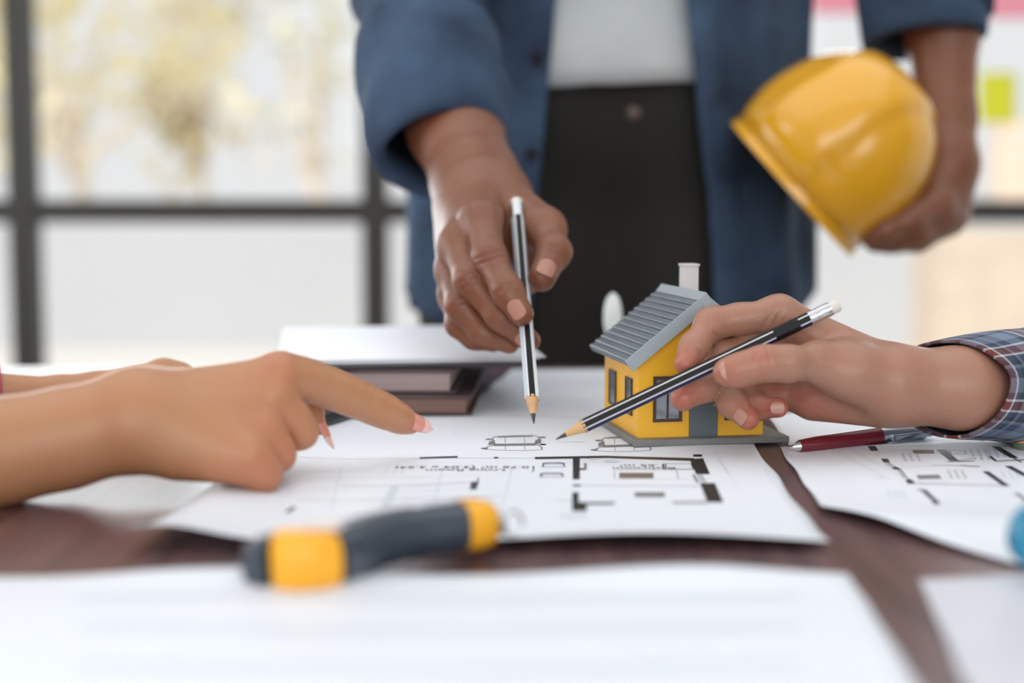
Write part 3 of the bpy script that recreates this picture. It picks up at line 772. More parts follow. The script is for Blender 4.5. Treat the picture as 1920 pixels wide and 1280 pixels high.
# ------------------------------------------------------------------ model house
def house():
    M_Y = mat('yellow_wall', (255, 190, 40), .42, var=.03, scale=20)
    M_R = mat('roof_grey', (112, 120, 128), .42, var=.05, scale=60)
    M_TR = mat('bargeboard_grey', (156, 168, 174), .45, var=.04)
    M_FR = mat('window_brown', (74, 52, 38), .5, var=.1)
    M_GL = mat('model_glass', (120, 130, 140), .06, .0, var=.3, scale=60, spec=1.0, coat=1.0)
    M_DR = mat('door_grey', (96, 108, 114), .5, var=.04)
    M_BS = mat('base_grey', (120, 122, 120), .55, var=.08, scale=40)
    rot = R(10)
    o = T(1196, 838.5); ex = np.array([math.cos(rot), math.sin(rot), 0]); ey = np.array([-math.sin(rot), math.cos(rot), 0]); ez = np.array([0, 0, 1.0])
    W, D, zb = .0712, .0765, .0052
    HE, HA = .0445 + zb, .0730 + zb                       # eave and apex of the walls above the table
    r = empty('model_house', o + ex * W / 2 + ey * D / 2, 'small yellow model house with grey ribbed roof standing on the plan', 'model house')
    q = lambda *b: xf(box(*b), o, ex, ey, ez)
    bz0 = .0016
    obj('base_plate', *q(-.0045, W + .0125, -.0085, D + .012, bz0, zb), M_BS, r, bevel=.0006)
    # gabled walls, four parts
    t = .002
    def prism(poly, y0, y1):
        n = len(poly); v = [(x, y0, z) for x, z in poly] + [(x, y1, z) for x, z in poly]
        f = [tuple(range(n)), tuple(range(2 * n - 1, n - 1, -1))] + [(k, n + k, n + (k + 1) % n, (k + 1) % n) for k in range(n)]
        return xf((np.array(v, float), f), o, ex, ey, ez)
    gab = [(0, zb), (W, zb), (W, HE), (W / 2, HA), (0, HE)]
    fw = obj('front_wall', *prism(gab, 0, t), M_Y, r, smooth=False)
    obj('rear_wall', *prism(gab, D - t, D), M_Y, r, smooth=False)
    lw = obj('side_wall', *q(0, t, t, D - t, zb, HE), M_Y, r, smooth=False)
    obj('side_wall', *q(W - t, W, t, D - t, zb, HE), M_Y, r, smooth=False)
    # windows
    def window_front(x0, x1, z0, z1, par):
        y = -.0009; b = .0016
        w = obj('window_frame', *merge(q(x0, x1, y, .0006, z0, z0 + b), q(x0, x1, y, .0006, z1 - b, z1), q(x0, x0 + b, y, .0006, z0 + b, z1 - b), q(x1 - b, x1, y, .0006, z0 + b, z1 - b),
                q((x0 + x1) / 2 - .0005, (x0 + x1) / 2 + .0005, y * .8, .0006, z0 + b, z1 - b)), M_FR, par, smooth=False)
        obj('glass', *q(x0 + b, x1 - b, -.0003, .0004, z0 + b, z1 - b), M_GL, par, smooth=False)
    def window_side(y0, y1, z0, z1, par):
        x = -.0009; b = .0012
        obj('window_frame', *merge(q(x, .0006, y0, y1, z0, z0 + b), q(x, .0006, y0, y1, z1 - b, z1), q(x, .0006, y0, y0 + b, z0 + b, z1 - b), q(x, .0006, y1 - b, y1, z0 + b, z1 - b)), M_FR, par, smooth=False)
        obj('glass', *q(-.0004, .0004, y0 + b, y1 - b, z0 + b, z1 - b), M_GL, par, smooth=False)
    window_front(.0083, .0246, zb + .0085, zb + .0335, fw); window_front(.0490, .0650, zb + .0085, zb + .0335, fw)
    window_side(.012, .026, zb + .0105, zb + .031, lw); window_side(.048, .064, zb + .0105, zb + .031, lw)
    obj('door', *q(.0287, .0448, -.0012, .0004, zb, zb + .036), M_DR, r, bevel=.0002)
    obj('handle', *lathe(o + ex * .0425 - ey * .0012 + ez * (zb + .017), -ey, [(0, .0006), (.0006, .0007), (.001, .0003)], 12), mat('brass', (190, 150, 80), .3, 1.0), r)
    # roof: two slopes with lapped ribs and bargeboards
    ov, th = .0058, .0030
    dz = HA - HE; hw = W / 2; sl = math.hypot(hw, dz); cs, sn = hw / sl, dz / sl
    for side in (-1, 1):
        d = -ex * side * -1                               # outward horizontal direction of this slope
        dn = d * cs - ez * sn                             # down the slope
        nn = d * sn + ez * cs                             # slope normal
        top = o + ex * hw + ez * (HA + .0004)
        Lr = sl + .0082; y0, y1 = -ov, D + .004
        rf = obj('roof_slope', *xf(box(-.0008, Lr, y0 + .0012, y1, 0, th), top, dn, ey, nn), M_R, r, smooth=False)
        nrib = 12
        for k in range(nrib):
            s0 = .002 + k * (Lr - .002) / nrib; s1 = s0 + (Lr - .002) / nrib
            rib = np.array([(s0, th - .0002), (s0, th + .0002), (s1 - .0012, th + .0011), (s1 - .0004, th + .0009), (s1 - .0002, th - .0002)])
            v = np.array([(a, y0 + .0012, c) for a, c in rib] + [(a, y1, c) for a, c in rib]); n = 5
            f = [tuple(range(n)), tuple(range(2 * n - 1, n - 1, -1))] + [(i, (i + 1) % n, n + (i + 1) % n, n + i) for i in range(n)]
            obj('roof_slat', *xf((v, f), top, dn, ey, nn), M_R, rf, smooth=False)
        obj('bargeboard', *xf(box(-.0008 if side < 0 else 0, Lr + .0002, y0 - .0004, y0 + .0014, -.0030, th + .0010), top, dn, ey, nn), M_TR, r, smooth=False)
    rg = [(-.0036, -.0026), (0, -.0075), (.0036, -.0026), (0, .0018)]
    obj('ridge_cap', *prism([(hw + a, HA + .0047 + b) for a, b in rg], -ov - .0006, D + .0042), M_TR, r, smooth=False)
    obj('chimney', *q(hw + .0035, hw + .0122, .046, .056, HA - .008, HA + .0185), mat('white_chimney', (214, 208, 206), .5, var=.03), r, bevel=.0004)
    obj('chimney_cap', *q(hw + .0030, hw + .0127, .0455, .0565, HA + .0182, HA + .0196), mat('white_chimney', (214, 208, 206)), r, bevel=.0003)
house()
# white oval model tree behind the house
def foam_tree():
    c = P(1149, 592, 1.04); base = np.array([c[0], c[1], TABLE_Z + .0001])
    r = empty('model_tree', base, 'small white oval foam tree standing behind the model house roof', 'model tree')
    m = mat('white_foam', (232, 240, 238), .5, var=.03, bump=.2)
    h = c[2] - TABLE_Z
    prof = [(h - .017 + .036 * k / 12 - .002, .0068 * math.sqrt(max(.002, 1 - ((k - 6) / 6.02) ** 2))) for k in range(13)]
    obj('crown', *lathe(base, (0, 0, 1), prof, 20), m, r)
    obj('stem', *lathe(base, (0, 0, 1), [(.002, .0016), (h - .012, .0014)], 10), mat('stem_brown', (120, 96, 74), .7), r)
    obj('foot', *lathe(base, (0, 0, 1), [(0, .009), (.0018, .009), (.0022, .008)], 20), m, r)
foam_tree()
# small things at the table's right side
def eraser():
    c = T(1931, 846); base = np.array([c[0], c[1], TABLE_Z + .0012])
    r = empty('eraser', base, 'small round eraser with tan top and green base on the plan', 'eraser')
    obj('lower_half', *lathe(base, (0, 0, 1), [(.0005, .0085), (.001, .0092), (.0042, .0095)], 28), mat('green_rubber', (112, 124, 108), .7), r)
    obj('upper_half', *lathe(base, (0, 0, 1), [(.0042, .0095), (.0068, .0093), (.0078, .0082)], 28), mat('tan_rubber', (208, 150, 100), .7), r)
eraser()
def tape_roll():
    c = T(1962, 1098); base = np.array([c[0], c[1], TABLE_Z + .004])
    r = empty('tape_roll', base, 'teal blue tape roll standing at the end of the second plan sheet', 'tape roll')
    ctr = base + np.array([0, 0, .0125])
    obj('tape', *lathe(ctr - np.array([0, .006, 0]), (0, 1, 0), [(0, .0075), (0, .0125), (.012, .0125), (.012, .0075), (0, .0075)], 36), mat('teal_tape', (40, 140, 178), .35), r)
    obj('core', *lathe(ctr - np.array([0, .006, 0]), (0, 1, 0), [(.0002, .0062), (.0002, .0075), (.0118, .0075), (.0118, .0062), (.0002, .0062)], 36), mat('card_core', (190, 170, 140), .8), r)
tape_roll()

# ------------------------------------------------------------------ clothing helpers
def fabric(name, dark, light, rough=.85, scale=9.0, weave=700.0, bump=.25):
    m = mat(name, dark, rough, var=.08, scale=scale, rgb2=light, bump=bump, bscale=weave, spec=.25)
    return m
M_DENIM = fabric('denim', (43, 56, 77), (70, 92, 118), weave=900, scale=14)
M_TEE = fabric('white_cotton', (188, 194, 198), (206, 210, 212), weave=500, bump=.1)
M_TROU = fabric('black_cotton', (40, 39, 37), (44, 43, 41), weave=600, bump=.05)
M_BUT = mat('dark_button', (20, 22, 27), .55, var=.1, spec=.2)
def tube(path, n=40, fold=.0, fs=9.0, seed=0.0, nr=40, flat=1.0, upv=None):
    """tube along path [(point, radius)], resampled, with soft folds; returns rings and parameter rows"""
    pts = np.array([p for p, r in path]); rad = np.array([r for p, r in path])
    s = np.r_[0, np.cumsum(np.linalg.norm(np.diff(pts, axis=0), axis=1))]
    t = np.linspace(0, s[-1], nr)
    q = np.stack([np.interp(t, s, pts[:, k]) for k in range(3)], 1)
    for _ in range(3): q[1:-1] = (q[:-2] + 2 * q[1:-1] + q[2:]) / 4
    rr = np.interp(t, s, rad)
    rings = []
    u = None
    for i in range(nr):
        a = unit(q[min(i + 1, nr - 1)] - q[max(i - 1, 0)])
        if u is None: u = perp(a)[0] if upv is None else unit(np.asarray(upv) - a * np.dot(upv, a))
        u = unit(u - a * np.dot(u, a)); w = np.cross(a, u)
        ang = np.linspace(0, 2 * PI, n, endpoint=False)
        ring = []
        for th in ang:
            dirv = math.cos(th) * u + math.sin(th) * w * flat
            p = q[i] + dirv * rr[i]
            f = fold * (mnoise.noise(Vector((p[0] * fs * 6 + seed, p[1] * fs * 3, p[2] * fs * 6))) + .6 * math.sin(t[i] * 95 + 2.2 * math.sin(th * 2 + seed) + th))
            ring.append(q[i] + dirv * (rr[i] + f))
        rings.append(np.array(ring))
    return rings, q, t
def tube_uv(rings, t, girth):
    n = len(rings[0]); return [(j / n * girth, t[i]) for i in range(len(rings)) for j in range(n)]

# ------------------------------------------------------------------ standing person
SK_MAN = skin_mat('brown_skin', (130, 82, 57), (114, 58, 42), .40)
SK_LEFT = skin_mat('tan_skin', (188, 135, 97), (192, 114, 88), .40)
SK_RIGHT = skin_mat('light_skin', (168, 123, 101), (180, 98, 80), .38)
NAIL_MAN = mat('nail_brown', (172, 122, 104), .28, var=.04)
NAIL_PINK = mat('nail_pink', (226, 152, 138), .2, var=.03, coat=.5)
NAIL_TIP = mat('nail_tip', (244, 200, 194), .2, var=.03, coat=.5)
NAIL_LIGHT = mat('nail_light', (190, 140, 124), .3, var=.03)

CX, CY = .096, 1.45                                     # torso axis
man = empty('person', (CX, CY, 0), 'person in open denim shirt and white t-shirt standing behind the table holding pencil and helmet', 'person')
# right hand with the pencil
MO = -.075
def mch(*p): return chain(*[(a, b, d + (MO if d < 1.04 else MO * (1.22 - d) / .18), r_) for a, b, d, r_ in p])
PM = lambda x, y, d: P(x, y, d + MO)
hp = [mch((903, 413, .957, 34), (915, 378, 1.035, 62)), mch((858, 456, .960, 32), (900, 375, 1.035, 62)), mch((850, 508, .967, 30), (885, 385, 1.035, 60)), mch((852, 556, .977, 26), (880, 400, 1.03, 56)),
      mch((1018, 428, .972, 33), (945, 385, 1.03, 55)), mch((965, 430, 1.005, 34), (915, 480, 1.005, 36)), mch((945, 435, .992, 30), (1005, 462, .985, 24), (1000, 480, .985, 22), (990, 530, .985, 22)),
      mch((905, 368, 1.035, 76), (893, 345, 1.055, 78), (853, 235, 1.10, 86), (775, 40, 1.22, 104))]
palm = [c for ch in hp for c in ch]
fi = mch((903, 413, .957, 35), (918, 484, .925, 30), (951, 545, .906, 27), (977, 588, .899, 24))
fmid = mch((858, 456, .960, 33), (882, 527, .930, 29), (940, 594, .920, 25), (992, 638, .917, 21.5))
fr = mch((850, 506, .967, 30), (864, 573, .940, 26.5), (908, 625, .936, 23), (955, 643, .936, 20))
fp = mch((852, 556, .977, 26), (860, 608, .955, 22), (888, 632, .95, 19.5), (925, 643, .95, 17))
ft = mch((965, 405, 1.005, 42), (1022, 430, .972, 35), (1040, 472, .944, 29), (1016, 520, .928, 26.5))
cr = []
for (x, y, d, dx, dy, RR) in ((916, 478, .917, .3, 1, 26), (920, 488, .915, .3, 1, 26), (880, 521, .92, .5, 1, 25), (885, 531, .918, .5, 1, 25), (946, 541, .90, .6, 1, 20), (863, 567, .93, .6, 1, 20), (1040, 464, .93, -.5, 1, 22), (1040, 474, .93, -.5, 1, 22)):
    cr.append((P(x, y, d + MO), V(dx, -dy, 0), RR * .0003, .0009, .0011))
hand_r = skin_field(palm, [fi, fmid, fr, fp, ft], .0011, kp=.014, kf=.009, kj=.007, creases=cr)
# left arm around the helmet
LO = -.125
def lch(*p): return chain(*[(a, b, d + LO, r_) for a, b, d, r_ in p])
lp = [lch((1772, -120, 1.46, 74), (1768, 60, 1.44, 66), (1772, 220, 1.42, 56), (1772, 300, 1.405, 58)),
      lch((1772, 300, 1.405, 58), (1745, 395, 1.385, 48)), lch((1780, 320, 1.40, 50), (1775, 395, 1.40, 44))]
palm_l = [c for ch in lp for c in ch]
lf = [lch((1755, 385, 1.372, 34), (1705, 412, 1.352, 26), (1660, 432, 1.348, 23), (1632, 444, 1.352, 20)),
      lch((1765, 405, 1.385, 34), (1715, 437, 1.365, 26), (1670, 450, 1.365, 22), (1640, 455, 1.37, 19)),
      lch((1772, 410, 1.405, 32), (1720, 446, 1.395, 25), (1675, 452, 1.395, 21), (1650, 452, 1.40, 18)),
      lch((1778, 400, 1.42, 29), (1735, 440, 1.42, 22), (1700, 448, 1.425, 18), (1675, 446, 1.43, 16)),
      lch((1755, 320, 1.40, 36), (1735, 350, 1.44, 28), (1705, 380, 1.465, 24), (1680, 400, 1.475, 21))]
hand_l = skin_field(palm_l, lf, .002, kp=.012, kf=.010, kj=.008)
# trunk, upper arms, neck and legs under the clothes
SHR, SHL = np.array([CX - .19, CY + .02, 1.36]), np.array([CX + .19, CY + .03, 1.36])
ELR, ELL = P(775, 40, 1.22), P(1772, -120, 1.46 + LO)
trunk = wchain(((CX - .06, CY, .95), .10), ((CX - .07, CY, 1.30), .095)) + wchain(((CX + .06, CY, .95), .10), ((CX + .07, CY, 1.30), .095)) + \
    wchain((SHR, .055), (ELR, .042)) + wchain((SHL, .055), (ELL, .042)) + wchain((SHR, .05), (SHL, .05)) + wchain(((CX, CY, 1.38), .055), ((CX, CY - .02, 1.50), .052)) + \
    wchain(((CX, CY - .03, 1.58), .078), ((CX, CY - .04, 1.66), .082)) + \
    wchain(((CX - .085, CY, .9), .085), ((CX - .09, CY - .01, .48), .055), ((CX - .09, CY + .02, .08), .04)) + wchain(((CX + .085, CY, .9), .085), ((CX + .09, CY - .01, .48), .055), ((CX + .09, CY + .02, .08), .04))
trunk_m = skin_field(trunk, [], .008, kp=.03, relax=1)
fl = [(PM(974, 588, .900), .010, .7), (PM(992, 638, .91), .010, .7), (PM(1016, 524, .922), .011, .7), (PM(918, 484, .915), .008, .5), (PM(882, 527, .918), .008, .5), (PM(864, 573, .93), .008, .5), (PM(947, 545, .905), .007, .4), (PM(903, 400, .945), .011, .35), (PM(1040, 470, .93), .010, .35)]
skin_obj('body', [hand_r, hand_l, trunk_m], SK_MAN, man, fl)
s9 = m_per_px(.91)
nail(man, PM(977, 588, .899), 24 * s9, PM(977, 588, .899) - PM(951, 545, .906), V(-.25, .1, 1), 27 * s9, 34 * s9, NAIL_MAN, shift=-1 * s9)
nail(man, PM(1016, 520, .928), 26.5 * s9, PM(1016, 520, .928) - PM(1040, 472, .944), V(.15, .35, 1), 32 * s9, 36 * s9, NAIL_MAN, shift=-3 * s9)
nail(man, PM(992, 638, .917), 21.5 * s9, PM(992, 638, .917) - PM(940, 594, .920), V(-.55, -.1, 1), 24 * s9, 28 * s9, NAIL_MAN, shift=-4 * s9)

# trousers
tro = wchain(((CX - .06, CY, .985), .108), ((CX - .075, CY, .80), .112), ((CX - .095, CY - .01, .48), .085), ((CX - .10, CY + .01, .06), .075)) + \
      wchain(((CX + .06, CY, .985), .108), ((CX + .075, CY, .80), .112), ((CX + .095, CY - .01, .48), .085), ((CX + .10, CY + .01, .06), .075)) + wchain(((CX - .04, CY - .01, .97), .112), ((CX + .04, CY - .01, .97), .112))
tv, tq = skin_field(tro, [], .007, kp=.03, relax=2)
trousers = obj('trousers', tv, tq, M_TROU, man, angle=180)
bp_ = P(1185, 214, CY - .121 - .0)
obj('trouser_button', *lathe(np.array([bp_[0], CY - .1235, bp_[2]]), (0, -1, 0), [(0, .0065), (.002, .0065), (.003, .004)], 18), mat('brown_button', (86, 66, 54), .4), trousers)
for s in (-1, 1):
    sx = CX + s * .10
    rr = [superring((sx, CY - .02 + y, .012 + h), (1, 0, 0), (0, 0, 1), w, h, 16, 2.5) for y, w, h in ((-.18, .02, .015), (-.15, .042, .024), (-.05, .045, .04), (.05, .04, .05), (.09, .03, .045))]
    obj('shoe', *loft(rr), mat('dark_leather', (44, 38, 34), .4), man)
# t-shirt
def torso_ring(z, a, b, n=64, cx=CX, cy=CY, e=2.3, fold=0.0, seed=0.0, th0=None, th1=None):
    th = np.linspace(0, 2 * PI, n, endpoint=False) if th0 is None else np.linspace(th0, th1, n)
    pts = []
    for t in th:
        s, c = math.sin(t), math.cos(t)
        x = math.copysign(abs(s) ** (2 / e), s); y = math.copysign(abs(c) ** (2 / e), c)
        f = 1 + fold * (mnoise.noise(Vector((s * 3.5 + seed, c * 3.5, z * 5))) + .55 * math.sin(9 * t + 6 * z + seed) * .6)
        pts.append((cx + a * x * f, cy - b * y * f, z))
    return np.array(pts)
hemz = P(1150, 150, CY - .133)[2]
rings = []
for k in range(26):
    u = k / 25; z = hemz + u * .42
    a = .172 + .006 * math.sin(u * 9) + .02 * u; b = .129 + .004 * math.sin(u * 21) * (1 - u)
    if u < .12: a *= 1 + .02 * (1 - u / .12); b *= 1 + .03 * (.12 - u) / .12
    rg = torso_ring(z, a, b, 72, fold=.018, seed=2.0)
    rg[:, 2] += .006 * np.cos(np.linspace(0, 2 * PI, 72, endpoint=False) - .5) * (1 - u) * -1 + .004 * np.sin(np.linspace(0, 8 * PI, 72)) * (1 - u) ** 3
    rings.append(rg)
obj('t_shirt', *loft(rings, cap=(False, True)), M_TEE, man, solid=.002, angle=180)
# open denim shirt
def shirt_angle(z, side):
    x = np.interp(z, [.76, .89, 1.06, 1.40], [-.078, -.072, -.060, -.02] if side < 0 else [.094, .086, .062, .02])
    return x
hem = .765
rows = 44; rings = []; cols_n = 110
for k in range(rows):
    u = k / (rows - 1); z = hem + u * (1.44 - hem)
    a = np.interp(z, [.73, .85, 1.0, 1.2, 1.36, 1.44], [.212, .204, .196, .20, .19, .11]); b = np.interp(z, [.73, .9, 1.05, 1.3, 1.44], [.150, .148, .146, .142, .09])
    tl = math.asin(max(-.95, shirt_angle(z, -1) / a)); tr = math.asin(min(.95, shirt_angle(z, 1) / a))
    rg = torso_ring(z, a, b, cols_n, e=2.0, fold=.05, seed=7.0, th0=tr, th1=2 * PI + tl)
    w = np.linspace(0, 1, cols_n)
    edge = np.exp(-(w / .08) ** 2) + np.exp(-((1 - w) / .08) ** 2)
    rg[:, 1] -= .006 * edge                                # the fronts stand off the body
    rg[:, 2] += (.035 * np.exp(-((w - .19) / .07) ** 2) + .035 * np.exp(-((w - .81) / .07) ** 2)) * max(0, 1 - u * 3)
    rings.append(rg)
shirt = obj('denim_shirt', *loft(rings, closed=False), M_DENIM, man, solid=.0025, angle=180)
for col, sgn in ((0, 1), (cols_n - 1, -1)):
    rr = []
    for k in range(rows):
        p = rings[k][col]; q = rings[k][col + sgn * 4]
        d = unit(q - p); n_ = np.array([0, -1.0, 0]); rr.append(np.array([p + n_ * .0022 - d * .001, p + n_ * .0036 + d * .004, p + n_ * .0040 + d * .016, p + n_ * .0036 + d * .029, p + n_ * .0022 + d * .031]))
    obj('placket', *loft(rr, closed=False), M_DENIM, shirt, solid=.0012, angle=180)
for (bx, by) in ((1008, 110), (996, 290), (990, 470), (1010, -90)):
    p = P(bx, by, CY - .165)
    obj('button', *lathe(p + np.array([0, 0, 0]), (0, -1, 0), [(0, .0058), (.0016, .0060), (.0026, .0048), (.0022, .003)], 20), M_BUT, shirt)
# sleeves rolled up
def sleeve(path, cuffpath, fold, seed, name_parent, n=44):
    rg, q, t = tube(path, n, fold, 3.2, seed, 46)
    sl = obj('sleeve', *loft(rg, cap=(False, False)), M_DENIM, name_parent, solid=.002, angle=180)
    rg, q, t = tube(cuffpath, n, fold * .3, 3.0, seed + 3, 16)
    # turn the lower edge inwards so the roll has a thick lip
    last = rg[-1]; c = last.mean(0); a = unit(q[-1] - q[-4])
    rg += [c + (last - c) * .93 + a * .003, c + (last - c) * .85 - a * .004, c + (last - c) * .84 - a * .03]
    first = rg[0]; c0 = first.mean(0)
    rg = [c0 + (first - c0) * .90 + a * .004, c0 + (first - c0) * .96 - a * .002] + rg
    obj('rolled_cuff', *loft(rg, cap=(False, False)), M_DENIM, sl, solid=.0018, angle=180)
px_r = lambda px, d: px * m_per_px(d)
sleeve([(SHR + np.array([.02, 0, .0]), .085), (P(790, -160, 1.30), px_r(118, 1.30)), (P(785, -40, 1.23), px_r(118, 1.23)), (P(792, 60, 1.165), px_r(117, 1.165)), (P(806, 140, 1.105), px_r(122, 1.105))],
       [(P(797, 95, 1.115), px_r(134, 1.115)), (P(806, 150, 1.088), px_r(139, 1.088)), (P(818, 210, 1.064), px_r(139, 1.064)), (P(826, 255, 1.050), px_r(134, 1.05)), (P(831, 282, 1.042), px_r(126, 1.042))], .0085, 1.0, man)
sleeve([(SHL, .08), (P(1740, -200, 1.47 + LO), px_r(120, 1.47 + LO)), (P(1745, -70, 1.45 + LO), px_r(112, 1.45 + LO)), (P(1750, 30, 1.44 + LO), px_r(104, 1.44 + LO))],
       [(P(1735, -80, 1.455 + LO), px_r(124, 1.455 + LO)), (P(1728, -10, 1.445 + LO), px_r(122, 1.445 + LO)), (P(1735, 75, 1.44 + LO), px_r(112, 1.44 + LO))], .003, 5.0, man)

# ------------------------------------------------------------------ helmet
def helmet():
    M_H = mat('helmet_yellow', (236, 172, 34), .17, var=.02, scale=10, coat=.6)
    ctr = P(1490, 347, 1.27)
    up = V(.735, .66, .24)                                 # dome axis
    fr_ = unit(np.cross(up, V(.5, -.7, .25))); fr_ = V(-.42, .25, .87); fr_ = unit(fr_ - up * np.dot(fr_, up)); sd = np.cross(up, fr_)
    r = empty('hard_hat', ctr, 'yellow hard hat held under the arm of the standing person', 'helmet')
    A, Bs, H = .083, .087, .130
    n = 64; ang = np.linspace(0, 2 * PI, n, endpoint=False)
    rings = []
    for k in range(22):
        ph = (PI / 2) * k / 22; h = H * math.sin(ph) ** .76; rr = math.cos(ph) ** .76 * (.90 + .10 * math.sin(min(1, h / (.4 * H)) * PI / 2))
        ring = []
        for t in ang:
            rad = rr
            # raised ridge band running front to back over the crown
            x, y = A * rr * math.cos(t), Bs * rr * math.sin(t)
            ridge = .0045 * max(0, min(1, (.037 - abs(y)) / .005)) * min(1, h / .03)
            p = ctr + fr_ * x + sd * y + up * h
            nn = unit(fr_ * x / A ** 2 + sd * y / Bs ** 2 + up * (h / H ** 2 + .5))
            ring.append(p + nn * ridge)
        rings.append(np.array(ring))
    top = ctr + up * (H + .0045); rings.append(np.array([top + (rings[-1][j] - rings[-1].mean(0)) * .05 for j in range(n)]))
    obj('shell', *loft(rings, cap=(False, True)), M_H, r, solid=.003, offset=-1, angle=35)
    br = []
    for e, hh in ((.895, .006), (.91, .002), (.93, -.002), (.935, -.005), (.91, -.003), (.885, -.002), (.88, .004)):
        br.append(np.array([ctr + fr_ * A * math.cos(t) * (e + (.10 * max(0, -math.cos(t)) ** 2 if e > .9 else 0)) + sd * Bs * math.sin(t) * e + up * hh for t in ang]))
    br.append(br[0])
    obj('brim', *loft(br, cap=(False, False)), M_H, r, angle=50)
    obj('headband', *loft([np.array([ctr + fr_ * A * .80 * math.cos(t) + sd * Bs * .80 * math.sin(t) + up * h for t in ang]) for h in (.002, .03)], cap=(False, False)), mat('black_band', (40, 40, 42), .7), r, solid=.002)
helmet()

# ------------------------------------------------------------------ pointing person
lady = empty('person', (-.75, .62, 0), 'person with long pink nails pointing a finger at the plan', 'person')
o_ = -.028
def ch(*pts): return chain(*[(a, b, d + o_, r) for a, b, d, r in pts])
palm = ch((522, 699, .697, 34), (260, 772, .676, 66)) + ch((512, 748, .690, 33), (260, 782, .670, 74)) + ch((492, 806, .680, 32), (260, 790, .668, 76)) + ch((466, 856, .668, 32), (265, 795, .668, 72)) + \
    ch((440, 868, .668, 36), (340, 846, .668, 50)) + ch((470, 760, .712, 38), (300, 790, .69, 60)) + \
    ch((260, 786, .672, 82), (120, 822, .664, 86), (0, 846, .655, 91), (-250, 905, .63, 108), (-620, 960, .59, 128))
fi = ch((524, 699, .697, 36.5), (560, 708, .704, 35.5), (592, 718, .712, 34), (626, 730, .720, 32.5), (658, 743, .728, 31), (684, 754, .735, 29), (708, 765, .741, 27.5), (730, 775, .7465, 25), (752, 786, .753, 21.5), (771, 796, .758, 17))
fmid = ch((516, 748, .690, 33), (546, 782, .695, 30), (564, 810, .700, 27.5), (520, 836, .722, 25), (480, 815, .718, 23))
fr = ch((494, 806, .680, 32), (512, 836, .683, 28), (522, 853, .686, 26.5), (480, 868, .706, 23), (450, 845, .705, 21))
fp = ch((468, 855, .668, 31), (486, 878, .670, 29), (494, 889, .673, 28.5), (455, 885, .692, 22), (430, 865, .692, 20))
ft = ch((470, 750, .722, 34), (545, 748, .735, 27), (578, 764, .735, 22), (596, 800, .735, 16.5))
cr = [(P(690, 742, .700), V(1, -.35, 0), .007, .0008, .0006), (P(700, 746, .702), V(1, -.35, 0), .007, .0008, .0006), (P(742, 770, .715), V(1, -.4, 0), .006, .0007, .0003)]
def swell(x, y, d, rad, h): return (P(x, y, d), np.zeros(3), rad, 1.0, -h)
BUMPS = [swell(527, 690, .655, .012, .0030), swell(526, 738, .640, .010, .0040), swell(505, 792, .632, .009, .0038), swell(482, 846, .625, .009, .0030), swell(518, 766, .640, .008, -.0028), swell(495, 820, .632, .008, -.0026),
         swell(470, 730, .640, .013, .0010), swell(420, 748, .640, .012, .0008), swell(450, 785, .635, .012, .0008), swell(400, 730, .64, .012, -.0008), swell(440, 765, .635, .010, -.0009), swell(470, 700, .65, .012, -.0010), swell(255, 855, .60, .016, .002)]
hand_f = skin_field(palm, [fi, fmid, fr, fp, ft], .0011, kp=.012, kf=.006, kj=.007, creases=cr + BUMPS)
bp = chain((-420, 750, .80, 62), (-60, 728, .83, 34), (120, 740, .85, 32), (180, 735, .855, 32)) + chain((180, 735, .855, 32), (305, 705, .865, 30)) + chain((180, 742, .86, 30), (315, 730, .87, 28)) + chain((190, 748, .865, 28), (315, 748, .872, 26))
bf = [chain((308, 703, .862, 28), (338, 705, .862, 23), (352, 730, .85, 19), (350, 752, .845, 16)), chain((315, 722, .87, 27), (352, 735, .875, 22), (362, 762, .87, 19), (355, 780, .865, 16)),
      chain((315, 740, .875, 26), (350, 757, .885, 21), (352, 778, .88, 18), (340, 785, .872, 15)), chain((310, 755, .88, 23), (340, 772, .892, 18), (335, 785, .888, 15), (322, 785, .88, 13)),
      chain((230, 735, .835, 26), (285, 745, .828, 21), (325, 760, .832, 18), (350, 768, .838, 15))]
hand_b = skin_field(bp, bf, .0018, kp=.010, kf=.008, kj=.006)
LSH, LSH2 = np.array([-.80, .50, 1.08]), np.array([-.80, .82, 1.08])
e1, e2 = P(-620, 960, .59 + o_), P(-420, 750, .80)
tr = wchain(((-.86, .66, .50), .12), ((-.86, .66, 1.02), .11)) + wchain((LSH, .055), (e1, .036)) + wchain((LSH2, .055), (e2, .026)) + wchain((LSH, .05), (LSH2, .05)) + wchain(((-.86, .66, 1.1), .05), ((-.85, .66, 1.22), .048)) + wchain(((-.84, .66, 1.29), .07), ((-.84, .66, 1.36), .075))
fl = [(P(771, 797, .725), .010, .6), (P(600, 800, .70), .010, .6), (P(526, 690, .66), .012, .35), (P(700, 760, .705), .009, .3), (P(540, 830, .65), .03, .35), (P(495, 895, .64), .02, .3)]
skin_obj('body', [hand_f, hand_b, skin_field(tr, [], .007, kp=.03, relax=1)], SK_LEFT, lady, fl)
s7 = m_per_px(.73)
nail(lady, P(758, 789, .7545 + o_), 20.5 * s7, P(771, 796, .758 + o_) - P(738, 779, .749 + o_), V(.2, .42, .9), 34 * s7, 62 * s7, NAIL_PINK, lift=4.5 * s7, shift=20 * s7, tip=NAIL_TIP, droop=.06, taper=.3)
nail(lady, P(596, 800, .735 + o_), 16.5 * s7, V(.42, -1, .0), V(.85, .3, .35), 28 * s7, 64 * s7, NAIL_PINK, shift=12 * s7, tip=NAIL_TIP, droop=.1, taper=.35)
M_PINK = fabric('pink_cotton', (206, 84, 112), (224, 112, 138), weave=500)
